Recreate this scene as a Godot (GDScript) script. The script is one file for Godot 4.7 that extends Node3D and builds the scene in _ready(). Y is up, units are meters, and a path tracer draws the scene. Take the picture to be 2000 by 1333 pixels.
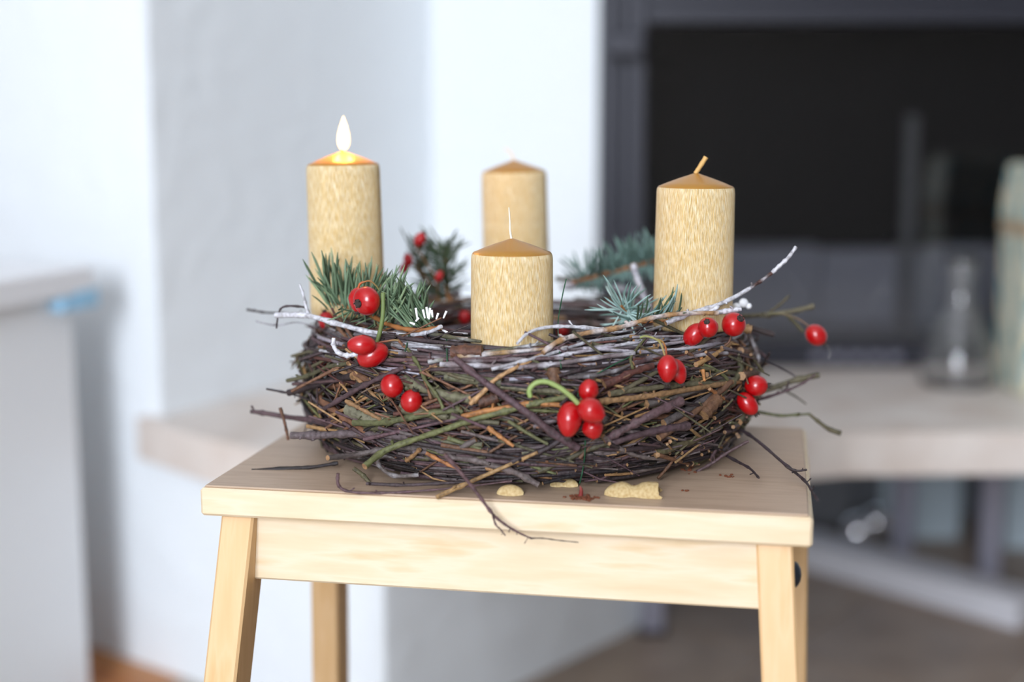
extends Node3D
# An Advent wreath of twigs with four gold candles on a wooden stool, in a white room before a corner fireplace.
# Helpers take d = distance in front of the camera (metres, -z), h = height over the floor.

const PITCH := 0.1536
const EYE := 0.74
const FOCAL := 2776.0
const CX := 0.012       # centre of the wreath
const CD := 1.065
const RING := 0.122
const RAD := 0.047
const RISE := 0.049
const SEAT := 0.5

var rng := RandomNumberGenerator.new()
var M := {}
var taken := {}
var candles := []      # [base, axis, length] of each candle, to keep twigs out of the wax
var wreath: Node3D
var twig_count := 0

# ---------------------------------------------------------------- space
func W(x: float, h: float, d: float) -> Vector3:
	return Vector3(x, h, -d)

func ray(px: float, py: float) -> Vector3:
	var X := (px - 1000.0) / FOCAL
	var Y := (666.5 - py) / FOCAL
	return Vector3(X, -sin(PITCH) + Y * cos(PITCH), -(cos(PITCH) + Y * sin(PITCH)))

func P(px: float, py: float, d: float) -> Vector3:
	var r := ray(px, py)
	return Vector3(0, EYE, 0) + r * (d / -r.z)

func PH(px: float, py: float, h: float) -> Vector3:
	var r := ray(px, py)
	return Vector3(0, EYE, 0) + r * ((h - EYE) / r.y)

func inside_ring(p: Vector3, k: float) -> bool:
	var r := Vector2(p.x - CX, -p.z - CD).length() - RING
	var y := p.y - (SEAT + RISE)
	return pow(absf(r) / (RAD * k), 2.4) + pow(absf(y) / (RISE * k), 2.4) < 1.0

# the point where the line of sight meets the wreath's outside, or the point at distance d where it misses it
func S(px: float, py: float, d: float, lift: float) -> Vector3:
	var t := 0.84
	while t < 1.12:
		if inside_ring(P(px, py, t), 1.0):
			return P(px, py, t - lift)
		t += 0.002
	return P(px, py, d)

# ---------------------------------------------------------------- nodes
func numbered(called: String) -> String:
	if not taken.has(called):
		taken[called] = 0
		return called
	taken[called] += 1
	return "%s_%03d" % [called, taken[called]]

func thing(called: String, label: String, category: String, at := Vector3.ZERO, group := "") -> Node3D:
	var o := Node3D.new()
	o.name = numbered(called)
	o.position = at
	add_child(o)
	tag(o, label, category, group)
	return o

func tag(o: Node, label: String, category := "", group := "") -> void:
	if label: o.set_meta("label", label)
	if category: o.set_meta("category", category)
	if group: o.set_meta("group", group)

func put(called: String, mesh: Mesh, m: Material, parent: Node = null) -> MeshInstance3D:
	var o := MeshInstance3D.new()
	o.mesh = mesh
	o.material_override = m
	if parent == null:
		o.name = numbered(called)
		add_child(o)
	else:
		o.name = called
		parent.add_child(o, true)
		if parent is Node3D and parent.get_parent() == self:
			o.position = Vector3.ZERO
	return o

func struct(called: String, mesh: Mesh, m: Material, label := "") -> MeshInstance3D:
	var o := put(called, mesh, m)
	o.set_meta("kind", "structure")
	if label: o.set_meta("label", label)
	return o

# ---------------------------------------------------------------- mesh making
class Builder:
	var v := PackedVector3Array()
	var n := PackedVector3Array()
	var c := PackedColorArray()
	var uv := PackedVector2Array()
	var i := PackedInt32Array()

	func vert(p: Vector3, nn: Vector3, col := Color.WHITE, u := Vector2.ZERO) -> int:
		v.append(p); n.append(nn); c.append(col); uv.append(u)
		return v.size() - 1

	# one flat face; hint points to its outside
	func tri(a: Vector3, b: Vector3, d: Vector3, hint: Vector3, col := Color.WHITE) -> void:
		var nn := (b - a).cross(d - a)
		if nn.length_squared() < 1e-18: return
		nn = nn.normalized()
		if nn.dot(hint) < 0.0:
			nn = -nn
			var t := b; b = d; d = t
		var k := vert(a, nn, col)
		vert(b, nn, col); vert(d, nn, col)
		i.append_array([k, k + 2, k + 1])

	func quad(a: Vector3, b: Vector3, d: Vector3, e: Vector3, hint: Vector3, col := Color.WHITE) -> void:
		tri(a, b, d, hint, col)
		tri(a, d, e, hint, col)

	func tube(pts: Array, rads: Array, cols: Array, sides := 6, cap0 := Color(0, 0, 0, 0), cap1 := Color(0, 0, 0, 0)) -> void:
		var count := pts.size()
		var t0: Vector3 = (pts[1] - pts[0]).normalized()
		var u := t0.cross(Vector3.UP)
		if u.length() < 0.1: u = t0.cross(Vector3.RIGHT)
		u = u.normalized()
		var first := v.size()
		for k in count:
			var t: Vector3 = (pts[mini(k + 1, count - 1)] - pts[maxi(k - 1, 0)]).normalized()
			u = (u - t * u.dot(t)).normalized()
			var w := t.cross(u)
			for j in sides:
				var a := TAU * j / sides
				var dir := u * cos(a) + w * sin(a)
				vert(pts[k] + dir * rads[k], dir, cols[k], Vector2(float(j) / sides, float(k)))
		for k in count - 1:
			for j in sides:
				var a := first + k * sides + j
				var b := first + k * sides + (j + 1) % sides
				i.append_array([a, a + sides, b, b, a + sides, b + sides])
		for e in 2:
			var k: int = 0 if e == 0 else count - 1
			var cc: Color = cap0 if e == 0 else cap1
			if cc.a == 0.0: cc = cols[k]
			var out: Vector3 = (pts[0] - pts[1]).normalized() if e == 0 else (pts[count - 1] - pts[count - 2]).normalized()
			var mid := vert(pts[k] + out * rads[k] * 0.15, out, cc)
			var rim := v.size()
			for j in sides:
				vert(v[first + k * sides + j], out, cc)
			for j in sides:
				if e == 0: i.append_array([mid, rim + j, rim + (j + 1) % sides])
				else: i.append_array([mid, rim + (j + 1) % sides, rim + j])

	# profile of (radius, height) turned about y; a point given twice makes a crease
	func lathe(prof: Array, seg := 32, wob := 0.0, col := Color.WHITE, xf := Transform3D()) -> void:
		var count := prof.size()
		var total := 0.0
		for k in count - 1: total += (prof[k + 1] - prof[k]).length()
		var run := 0.0
		var first := v.size()
		for k in count:
			var t := Vector2.ZERO
			if k > 0 and (prof[k] - prof[k - 1]).length() > 1e-7: t += (prof[k] - prof[k - 1]).normalized()
			if k < count - 1 and (prof[k + 1] - prof[k]).length() > 1e-7: t += (prof[k + 1] - prof[k]).normalized()
			t = t.normalized()
			if k > 0: run += (prof[k] - prof[k - 1]).length()
			for j in seg + 1:
				var a := TAU * j / seg
				var f := 1.0 + wob * (sin(3.0 * a + prof[k].y * 40.0) * 0.5 + sin(5.0 * a - prof[k].y * 60.0) * 0.3)
				vert(xf * Vector3(prof[k].x * f * cos(a), prof[k].y, prof[k].x * f * sin(a)), (xf.basis * Vector3(t.y * cos(a), -t.x, t.y * sin(a))).normalized(), col, Vector2(float(j) / seg, run / total))
		for k in count - 1:
			for j in seg:
				var a := first + k * (seg + 1) + j
				var b := a + 1
				i.append_array([a, b, a + seg + 1, b, b + seg + 1, a + seg + 1])

	# a box with its twelve edges cut; lo and hi are corners
	var lo_ := Vector3.ZERO
	var hi_ := Vector3.ZERO
	var cut := 0.001
	var shear := Vector3.ZERO    # sideways per metre below the box's top (x and z)
	var taper := 0.0             # narrowing per metre above the box's foot
	var place := Transform3D()

	func corner(s: Vector3, axis: int) -> Vector3:
		var half := (hi_ - lo_) / 2
		var q := half - Vector3.ONE * cut
		q[axis] = half[axis]
		var p := (lo_ + hi_) / 2 + q * s
		p += shear * (hi_.y - p.y)
		var k := 1.0 - taper * (p.y - lo_.y)
		return place * Vector3(p.x * k, p.y, p.z * k)

	func box(lo: Vector3, hi: Vector3, e := 0.001, col := Color.WHITE) -> void:
		lo_ = lo; hi_ = hi; cut = e
		for axis in 3:
			var b := (axis + 1) % 3
			var d := (axis + 2) % 3
			for s in [-1.0, 1.0]:
				var f := []
				for w in [[-1, -1], [1, -1], [1, 1], [-1, 1]]:
					var sg := Vector3.ZERO
					sg[axis] = s; sg[b] = w[0]; sg[d] = w[1]
					f.append(corner(sg, axis))
				var h := Vector3.ZERO
				h[axis] = s
				quad(f[0], f[1], f[2], f[3], place.basis * h, col)
			for s in [-1.0, 1.0]:
				for w in [-1.0, 1.0]:
					var s0 := Vector3.ZERO
					s0[axis] = -1; s0[b] = s; s0[d] = w
					var s1 := s0
					s1[axis] = 1
					var h := Vector3.ZERO
					h[b] = s; h[d] = w
					quad(corner(s0, b), corner(s1, b), corner(s1, d), corner(s0, d), place.basis * h, col)
		for x in [-1.0, 1.0]:
			for y in [-1.0, 1.0]:
				for z in [-1.0, 1.0]:
					var s := Vector3(x, y, z)
					tri(corner(s, 0), corner(s, 1), corner(s, 2), place.basis * s, col)

	# an upright prism over a plan of (x, d) points
	func prism(plan: PackedVector2Array, h0: float, h1: float) -> void:
		var mid := Vector2.ZERO
		var area := 0.0
		for k in plan.size():
			area += plan[k].cross(plan[(k + 1) % plan.size()])
		var turn := 1.0 if area > 0.0 else -1.0
		for k in plan.size():
			var a := plan[k]
			var b := plan[(k + 1) % plan.size()]
			var o := Vector2(b.y - a.y, a.x - b.x) * turn
			quad(Vector3(a.x, h0, -a.y), Vector3(b.x, h0, -b.y), Vector3(b.x, h1, -b.y), Vector3(a.x, h1, -a.y), Vector3(o.x, 0, -o.y))
		var t := Geometry2D.triangulate_polygon(plan)
		for k in range(0, t.size(), 3):
			for h in [h0, h1]:
				tri(Vector3(plan[t[k]].x, h, -plan[t[k]].y), Vector3(plan[t[k + 1]].x, h, -plan[t[k + 1]].y), Vector3(plan[t[k + 2]].x, h, -plan[t[k + 2]].y), Vector3(0, -1 if h == h0 else 1, 0))

	func done() -> ArrayMesh:
		var a := []
		a.resize(Mesh.ARRAY_MAX)
		a[Mesh.ARRAY_VERTEX] = v; a[Mesh.ARRAY_NORMAL] = n; a[Mesh.ARRAY_COLOR] = c; a[Mesh.ARRAY_TEX_UV] = uv; a[Mesh.ARRAY_INDEX] = i
		var m := ArrayMesh.new()
		m.add_surface_from_arrays(Mesh.PRIMITIVE_TRIANGLES, a)
		return m

func box_mesh(lo: Vector3, hi: Vector3, e := 0.001) -> ArrayMesh:
	var b := Builder.new()
	b.box(lo, hi, e)
	return b.done()

func block(x0: float, x1: float, h0: float, h1: float, d0: float, d1: float, e := 0.001) -> ArrayMesh:
	return box_mesh(Vector3(x0, h0, -d1), Vector3(x1, h1, -d0), e)

func prism_mesh(plan: Array, h0: float, h1: float) -> ArrayMesh:
	var b := Builder.new()
	b.prism(PackedVector2Array(plan), h0, h1)
	return b.done()

func lathe_mesh(prof: Array, seg := 32, wob := 0.0) -> ArrayMesh:
	var b := Builder.new()
	b.lathe(prof, seg, wob)
	return b.done()

func lin(hex: String) -> Color:
	return Color(hex).srgb_to_linear()

func smooth(pts: Array, step: int) -> Array:
	if pts.size() < 3:
		var o2 := []
		for k in step * 2 + 1: o2.append(pts[0].lerp(pts[1], float(k) / (step * 2)))
		return o2
	var out := []
	for k in pts.size() - 1:
		var a: Vector3 = pts[maxi(k - 1, 0)]
		var b: Vector3 = pts[k]
		var c: Vector3 = pts[k + 1]
		var d: Vector3 = pts[mini(k + 2, pts.size() - 1)]
		for s in step:
			out.append(b.cubic_interpolate(c, a, d, float(s) / step))
	out.append(pts[-1])
	return out

# ---------------------------------------------------------------- materials
func noise_tex(freq: float, stops: Array, size := 512, sd := 1, octaves := 4, normal := 0.0) -> NoiseTexture2D:
	var f := FastNoiseLite.new()
	f.noise_type = FastNoiseLite.TYPE_SIMPLEX_SMOOTH
	f.frequency = freq
	f.seed = sd
	f.fractal_octaves = octaves
	var t := NoiseTexture2D.new()
	t.width = size
	t.height = size
	t.seamless = true
	t.noise = f
	if normal > 0.0:
		t.as_normal_map = true
		t.bump_strength = normal
	elif stops.size():
		var g := Gradient.new()
		var off := PackedFloat32Array()
		var col := PackedColorArray()
		for s in stops:
			off.append(s[0]); col.append(Color(s[1]))
		g.offsets = off
		g.colors = col
		t.color_ramp = g
	return t

func mat(called: String, col: String, rough := 0.6, metal := 0.0) -> StandardMaterial3D:
	var m := StandardMaterial3D.new()
	m.resource_name = called
	m.albedo_color = Color(col)
	m.roughness = rough
	m.metallic = metal
	M[called] = m
	return m

func triplanar(m: StandardMaterial3D, scale: Vector3, world := false) -> void:
	m.uv1_triplanar = true
	m.uv1_world_triplanar = world
	m.uv1_scale = scale
	m.uv1_triplanar_sharpness = 4.0

func materials() -> void:
	var grain := noise_tex(0.012, [[0.0, "dccbb0"], [0.42, "e4d6c0"], [0.6, "e8dccb"], [0.8, "e0cfb4"], [1.0, "d6c09e"]], 512, 3, 5)
	for a in [["wood_along", Vector3(1.1, 9, 9)], ["wood_up", Vector3(9, 1.1, 9)]]:
		var m := mat(a[0], "f7efe0", 0.5)
		m.albedo_texture = grain
		triplanar(m, a[1])
	var m := mat("wood_top", "f0e8de", 0.45)
	m.albedo_texture = noise_tex(0.012, [[0.0, "b49f8d"], [0.45, "c2ae9c"], [0.62, "c8b5a3"], [1.0, "b39d89"]], 512, 8, 5)
	triplanar(m, Vector3(1.3, 6, 12))
	m = mat("leg_wood", "efd2aa", 0.5)
	m.albedo_texture = grain
	triplanar(m, Vector3(9, 1.1, 9))
	# gold candles
	m = mat("gold_side", "fffaf0", 0.4, 0.1)
	m.albedo_texture = noise_tex(0.055, [[0.0, "c2974f"], [0.38, "dab877"], [0.5, "e9d09c"], [0.6, "f2e0b8"], [0.7, "f6ebcf"], [1.0, "fffaf0"]], 1024, 5, 3)
	m.uv1_scale = Vector3(8, 0.22, 1)
	m.heightmap_enabled = true
	m.heightmap_texture = noise_tex(0.06, [[0.0, "000000"], [1.0, "ffffff"]], 1024, 6, 3)
	m.heightmap_scale = 0.05
	m = mat("gold_cap", "b27f34", 0.36, 0.25)
	m.subsurf_scatter_enabled = true
	m.subsurf_scatter_strength = 0.3
	mat("wick_gold", "cfa766", 0.7)
	mat("wick_pale", "ece0cc", 0.8)
	mat("wick_burnt", "3a2a20", 0.9)
	m = mat("flame", "ffdca0", 1.0)
	m.emission_enabled = true
	m.emission = Color("ffc880")
	m.emission_energy_multiplier = 5.0
	# twigs: each wears its own bark tone, the relief is shared
	m = mat("bark", "ffffff", 0.62)
	m.vertex_color_use_as_albedo = true
	m.albedo_texture = noise_tex(0.03, [[0.0, "8f8a86"], [0.45, "d8d4d0"], [1.0, "ffffff"]], 256, 11, 4)
	triplanar(m, Vector3(28, 28, 28))
	m.heightmap_enabled = true
	m.heightmap_texture = noise_tex(0.05, [[0.0, "000000"], [1.0, "ffffff"]], 256, 12, 4)
	m.heightmap_scale = 0.04
	mat("wire", "2c5a40", 0.4, 0.3)
	# hips and needles
	m = mat("hip_red", "a8060c", 0.3)
	m.subsurf_scatter_enabled = true
	m.subsurf_scatter_strength = 0.08
	m.clearcoat_enabled = true
	m.clearcoat = 0.35
	m.clearcoat_roughness = 0.15
	m = mat("hip_dull", "a8151a", 0.4)
	mat("calyx", "352b27", 0.9)
	m = mat("stalk", "ffffff", 0.55)
	m.vertex_color_use_as_albedo = true
	for a in [["needle_green", "70866a"], ["needle_dark", "50654c"], ["needle_light", "869a76"], ["needle_blue", "97b5b0"], ["needle_pale_blue", "a6beb8"], ["needle_deep_blue", "6b8880"], ["needle_shade", "465640"]]:
		mat(a[0], a[1], 0.45)
	mat("snow", "f4f6fa", 0.8)
	m = mat("shell", "ffffff", 0.75)
	m.albedo_texture = noise_tex(0.05, [[0.0, "a88a54"], [0.5, "bfa676"], [1.0, "cfbb90"]], 256, 15, 3)
	triplanar(m, Vector3(30, 30, 30))
	mat("crumb", "6b3a22", 0.9)
	# room
	m = mat("plaster", "ecf1f4", 0.85)
	m.heightmap_enabled = true
	m.heightmap_texture = noise_tex(0.02, [[0.0, "000000"], [1.0, "ffffff"]], 512, 21, 4)
	m.heightmap_scale = 0.25
	triplanar(m, Vector3(1.6, 1.6, 1.6), true)
	mat("ceiling", "f3f3f3", 0.9)
	mat("far_wall", "9c9995", 0.9)
	m = mat("ledge_stone", "ffffff", 0.5)
	m.albedo_texture = noise_tex(0.01, [[0.0, "cfc0b4"], [0.5, "dcd1c8"], [1.0, "e6dfd7"]], 512, 22, 4)
	triplanar(m, Vector3(1.5, 1.5, 1.5))
	for k in 3:
		m = mat("floor_tile_%d" % k, ["ffffff", "efe8e2", "f6efe6"][k], 0.4)
		m.albedo_texture = noise_tex(0.012, [[0.0, "8e7f72"], [0.5, "9d8e80"], [1.0, "ab9d8f"]], 256, 23 + k, 4)
		triplanar(m, Vector3(2, 2, 2), true)
	mat("grout", "c4bcb3", 0.3)
	for k in 3:
		m = mat("plank_%d" % k, ["ffffff", "f4e6da", "ffeedd"][k], 0.4)
		m.albedo_texture = noise_tex(0.012, [[0.0, "9a6236"], [0.5, "b67b48"], [1.0, "c48e5c"]], 256, 27 + k, 4)
		triplanar(m, Vector3(3, 3, 3), true)
	mat("cabinet_white", "eef0f2", 0.35)
	mat("worktop_white", "eeeef0", 0.3)
	mat("tape_blue", "9ccbe8", 0.5)
	mat("steel_dark", "2e2f38", 0.42, 0.2)
	mat("steel_black", "1b1b1f", 0.6)
	mat("firebrick", "a2a4b0", 0.9)
	mat("soot", "0e0e10", 0.9)
	m = mat("glass_dark", "0e0e12", 0.03)
	m.transparency = BaseMaterial3D.TRANSPARENCY_ALPHA
	m.albedo_color = Color(0.03, 0.03, 0.035, 0.24)
	m.metallic_specular = 0.55
	mat("steel_lilac", "a5a5b4", 0.35, 0.5)
	mat("panel_pale", "b4c3cb", 0.5)
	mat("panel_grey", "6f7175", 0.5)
	mat("chrome", "f0f0f2", 0.05, 1.0)
	mat("kerb", "d9d9de", 0.5)
	m = mat("carafe_glass", "ffffff", 0.0)
	m.albedo_color = Color(1, 1, 1, 0.02)
	m.refraction_enabled = true
	m.refraction_scale = 0.05
	mat("window_frame", "f4f4f4", 0.5)
	# the gift box's printed paper: slanting teal dashes on cream
	var im := Image.create(128, 128, false, Image.FORMAT_RGB8)
	for y in 128:
		for x in 128:
			var u := fposmod(x + y * 0.5, 16.0)
			var k := fposmod(y + floorf((x + y * 0.5) / 16.0) * 11.0, 32.0)
			im.set_pixel(x, y, Color("4f949f") if u < 6.0 and k < 18.0 else Color("e0d3b0") if u > 10.0 else Color("cdd0c2"))
	m = mat("box_print", "ffffff", 0.6)
	m.albedo_texture = ImageTexture.create_from_image(im)
	triplanar(m, Vector3(3.2, 3.2, 3.2))
	mat("box_band", "b9a284", 0.6)
	mat("bolt", "3e424c", 0.35, 0.8)

# ---------------------------------------------------------------- the room
func build_room() -> void:
	var Q := Vector2(-0.46, 1.8325)
	var far := Vector2(-2.6, 3.4375)
	struct("wall_left", prism_mesh([Q, far, far + Vector2(0, 0.2), Q + Vector2(0, 0.2)], 0, 2.6), M.plaster, "white plastered wall beside the fireplace")
	struct("wall_west", block(-2.75, -2.6, 0, 2.6, -2.4, 3.7), M.far_wall)
	struct("wall_east", block(3.6, 3.75, 0, 2.6, -2.4, 2.7), M.far_wall)
	# window wall behind the camera, one opening
	var ww := Builder.new()
	ww.box(Vector3(-2.75, 0, 2.4), Vector3(-1.5, 2.6, 2.6), 0.001)
	ww.box(Vector3(-0.3, 0, 2.4), Vector3(3.75, 2.6, 2.6), 0.001)
	ww.box(Vector3(-1.5, 0, 2.4), Vector3(-0.3, 0.75, 2.6), 0.001)
	ww.box(Vector3(-1.5, 2.25, 2.4), Vector3(-0.3, 2.6, 2.6), 0.001)
	struct("wall_window", ww.done(), M.far_wall)
	var wf := Builder.new()
	for x in [-1.5, -0.93, -0.36]:
		wf.box(Vector3(x, 0.75, 2.48), Vector3(x + 0.06, 2.25, 2.54), 0.003)
	for y in [0.75, 2.19]:
		wf.box(Vector3(-1.44, y, 2.48), Vector3(-0.36, y + 0.06, 2.54), 0.003)
	struct("window_1", wf.done(), M.window_frame)
	struct("ceiling", block(-2.75, 3.75, 2.6, 2.75, -2.6, 3.7), M.ceiling)
	# fireplace corner: plinth block, chimney breast, wall round the insert
	struct("wall_plinth", prism_mesh([Vector2(-0.15, 1.6), Vector2(0.22, 2.052), Vector2(0.22, 2.6), Vector2(-0.46, 2.6), Q], 0, 0.2995), M.plaster, "white corner block under the stone ledge")
	struct("wall_chimney", prism_mesh([Q, Vector2(-0.14, 2.42), Vector2(-0.14, 2.7), Vector2(-0.46, 2.7)], 0.3555, 2.6), M.plaster, "white plastered chimney breast above the ledge")
	var wb := Builder.new()
	wb.prism(PackedVector2Array([Vector2(-0.139, 2.42), Vector2(0.133, 2.235), Vector2(0.133, 2.7), Vector2(-0.139, 2.7)]), 0.3555, 2.6)
	wb.box(Vector3(0.138, 0.965, -2.6), Vector3(1.15, 2.6, -2.235), 0.0005)
	wb.box(Vector3(1.15, 0.3555, -2.6), Vector3(3.6, 2.6, -2.235), 0.0005)
	wb.box(Vector3(1.41, 0, -2.6), Vector3(3.6, 0.3555, -2.235), 0.0005)
	struct("wall_fireplace", wb.done(), M.plaster, "white wall round the dark fireplace door")
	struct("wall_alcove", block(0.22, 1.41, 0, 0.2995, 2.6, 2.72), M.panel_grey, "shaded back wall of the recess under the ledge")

	# floor: a bed, tiles by the fireplace, planks by the left wall
	var bed := struct("floor", block(-2.75, 3.75, -0.15, -0.004, -2.6, 3.7), M.grout)
	var tile := []
	for k in 3: tile.append(box_mesh(Vector3(-0.148, -0.02, -0.148), Vector3(0.148, 0.0, 0.148), 0.002))
	var plank := box_mesh(Vector3(-0.298, -0.02, -0.0485), Vector3(0.298, 0.0, 0.0485), 0.0012)
	var ax := Vector2(0.8, -0.6)
	var bx := Vector2(0.6, 0.8)
	var turn := atan2(0.6, 0.8)      # plan x axis (0.8, -0.6 in d) is (0.8, +0.6 in z)
	for a in 7:
		for b in 8:
			var c := ax * (-1.444 + 0.15 + 0.3 * a) + bx * (0.4 + 0.3 * b)
			var o := put("tile", tile[(a * 2 + b) % 3], M["floor_tile_%d" % ((a * 5 + b * 3) % 3)], bed)
			o.transform = Transform3D(Basis(Vector3.UP, -turn), W(c.x, 0, c.y))
	for a in 3:
		for b in 20:
			var c := ax * (-1.444 - 0.3 - 0.6 * a - (0.2 if b % 2 else 0.0) + (0.2 if b % 2 and a == 0 else 0.0)) + bx * (0.6 + 0.1 * b)
			var o := put("plank", plank, M["plank_%d" % ((a + b * 2) % 3)], bed)
			o.transform = Transform3D(Basis(Vector3.UP, -turn), W(c.x, 0, c.y))

	# the stone ledge that runs round the corner
	var ledge := put("stone_ledge", prism_mesh([Vector2(-0.494, 1.831), Vector2(-0.38, 1.709), Vector2(-0.25, 1.6), Vector2(-0.15, 1.545), Vector2(-0.05, 1.56), Vector2(0.2, 1.66), Vector2(0.42, 1.735), Vector2(0.8, 1.75), Vector2(1.4, 1.75), Vector2(1.4, 2.44), Vector2(-0.14, 2.44), Vector2(-0.4, 2.3), Vector2(-0.47, 1.86)], 0.30, 0.355), M.ledge_stone)
	tag(ledge, "pale beige stone ledge running round the fireplace corner below the dark door", "ledge")

func insert_box(x0: float, x1: float, h0: float, h1: float, d0: float, d1: float, e := 0.002) -> ArrayMesh:
	return box_mesh(Vector3(x0 - 0.64, h0 - 0.355, 2.235 - d1), Vector3(x1 - 0.64, h1 - 0.355, 2.235 - d0), e)

func build_fireplace() -> void:
	var f := thing("fireplace_insert", "dark grey steel fireplace insert with a wide black glass door", "fireplace", W(0.64, 0.355, 2.235))
	var inner := Builder.new()
	inner.box(Vector3(0.14 - 0.64, 0, 2.235 - 2.58), Vector3(1.148 - 0.64, 0.6, 2.235 - 2.56), 0.001)
	inner.box(Vector3(0.14 - 0.64, 0, 2.235 - 2.56), Vector3(0.16 - 0.64, 0.6, -0.03), 0.001)
	inner.box(Vector3(1.13 - 0.64, 0, 2.235 - 2.56), Vector3(1.148 - 0.64, 0.6, -0.03), 0.001)
	inner.box(Vector3(0.16 - 0.64, 0, 2.235 - 2.56), Vector3(1.13 - 0.64, 0.02, -0.03), 0.001)
	inner.box(Vector3(0.16 - 0.64, 0.58, 2.235 - 2.56), Vector3(1.13 - 0.64, 0.6, -0.03), 0.001)
	put("firebox", inner.done(), M.soot, f)
	# frame: grooved left stile, right stile, rails
	put("stile", insert_box(0.134, 0.152, 0.357, 0.963, 2.2, 2.26), M.steel_dark, f)
	put("stile", insert_box(0.1535, 0.172, 0.357, 0.963, 2.205, 2.26), M.steel_dark, f)
	put("stile", insert_box(0.1735, 0.203, 0.357, 0.963, 2.2, 2.26), M.steel_dark, f)
	put("stile", insert_box(1.08, 1.15, 0.357, 0.963, 2.2, 2.26), M.steel_dark, f)
	put("top_rail", insert_box(0.2035, 1.0795, 0.888, 0.915, 2.2, 2.26), M.steel_dark, f)
	put("top_rail", insert_box(0.2035, 1.0795, 0.917, 0.963, 2.204, 2.26), M.steel_dark, f)
	put("bottom_rail", insert_box(0.2035, 1.0795, 0.357, 0.392, 2.2, 2.26), M.steel_dark, f)
	put("glass_pane", insert_box(0.2035, 1.0795, 0.393, 0.887, 2.216, 2.222, 0.0005), M.glass_dark, f)
	var h := put("hinge", insert_box(0.14, 0.2, 0.838, 0.872, 2.184, 2.2, 0.004), M.steel_dark, f)
	put("hinge_pin", insert_box(0.15, 0.2, 0.83, 0.838, 2.186, 2.2), M.steel_black, h)
	for k in 5:
		put("vent_stud", insert_box(0.47 + k * 0.03, 0.49 + k * 0.03, 0.37, 0.38, 2.195, 2.2), M.steel_lilac, f)
	put("log_bar", insert_box(0.66, 0.68, 0.376, 0.75, 2.4, 2.42), M.panel_grey, f)
	for k in 5:
		put("firebrick", insert_box(0.163 + k * 0.193, 0.353 + k * 0.193, 0.3755, 0.515 + 0.006 * (k % 2), 2.52, 2.558, 0.003), M.firebrick, f)
		put("firebrick", insert_box(0.163 + k * 0.193, 0.353 + k * 0.193, 0.3755, 0.384, 2.275, 2.518, 0.003), M.firebrick, f)

	# under the ledge: kerb, steel stand, pale boards, two chrome knobs
	var k0 := PH(1590, 1150, 0.0)
	var kerb := Builder.new()
	var plan := [Vector2(0.36, 2.44), Vector2(0.742, 2.0), Vector2(0.79, 2.045), Vector2(0.41, 2.5)]
	kerb.prism(PackedVector2Array(plan), 0.0, 0.045)
	var ko := put("kerb", kerb.done(), M.kerb)
	tag(ko, "low white stone kerb on the tiles in front of the recess", "kerb")
	var st := thing("steel_stand", "grey steel stand with upright posts under the stone ledge", "stand", W(0.6, 0, 2.25))
	for a in [[0.205, 1.99], [0.655, 2.31], [0.752, 2.165], [0.36, 2.52]]:
		var p := put("post", box_mesh(Vector3(-0.016, 0.005, -0.012), Vector3(0.016, 0.299, 0.012), 0.002), M.steel_lilac, st)
		p.position = W(a[0] - 0.6, 0, a[1] - 2.25)
		var ft := put("foot", box_mesh(Vector3(-0.02, 0.0, -0.016), Vector3(0.02, 0.006, 0.016), 0.001), M.steel_black, p)
		ft.position = Vector3.ZERO
	put("crossbar", box_mesh(Vector3(-0.4, 0.27, -0.012), Vector3(0.14, 0.29, 0.012), 0.002), M.steel_black, st).position = W(0, 0, 0.14)
	for a in [[0.66, 0.80, 2.46, "pale blue board standing in the recess under the ledge", M.panel_pale], [0.86, 1.1, 2.4, "pale blue board at the far end of the recess", M.panel_pale], [0.5, 0.62, 2.52, "dull grey board at the back of the recess", M.panel_grey]]:
		var b := put("board", block(a[0], a[1], 0.0, 0.24, a[2], a[2] + 0.012, 0.001), a[4])
		tag(b, a[3], "board", "boards under the ledge")
	for a in [[0.600, 2.39, "polished steel ball on the recess floor, nearer of the two"], [0.645, 2.445, "polished steel ball on the recess floor, farther of the two"]]:
		var kn := thing("steel_ball", a[2], "ball", W(a[0], 0, a[1]), "steel balls under the ledge")
		var prof := []
		for k in 21: prof.append(Vector2(0.03 * sin(PI * k / 20.0), 0.035 - 0.03 * cos(PI * k / 20.0)))
		put("ball", lathe_mesh(prof, 40), M.chrome, kn)
		put("base", lathe_mesh([Vector2(0, 0), Vector2(0.016, 0), Vector2(0.016, 0), Vector2(0.013, 0.006), Vector2(0.01, 0.0085)], 24), M.steel_dark, kn)

	# on the ledge: glass carafe, patterned box
	var c := thing("glass_carafe", "clear glass carafe with a narrow neck standing on the stone ledge", "carafe", W(0.655, 0.3555, 2.06))
	var outer := [Vector2(0, 0), Vector2(0.046, 0), Vector2(0.052, 0.004), Vector2(0.0535, 0.02), Vector2(0.05, 0.045), Vector2(0.038, 0.08), Vector2(0.026, 0.108), Vector2(0.0185, 0.135), Vector2(0.0185, 0.155), Vector2(0.022, 0.178), Vector2(0.0255, 0.192)]
	var inr := [Vector2(0.0235, 0.192), Vector2(0.02, 0.178), Vector2(0.0165, 0.155), Vector2(0.0165, 0.135), Vector2(0.024, 0.108), Vector2(0.036, 0.08), Vector2(0.048, 0.045), Vector2(0.051, 0.02), Vector2(0.049, 0.008), Vector2(0, 0.007)]
	put("carafe_body", lathe_mesh(outer + inr, 48), M.carafe_glass, c)
	var g := thing("gift_box", "tall cardboard box in teal and cream patterned paper on the ledge", "box", W(0.80, 0.3555, 2.02))
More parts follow.
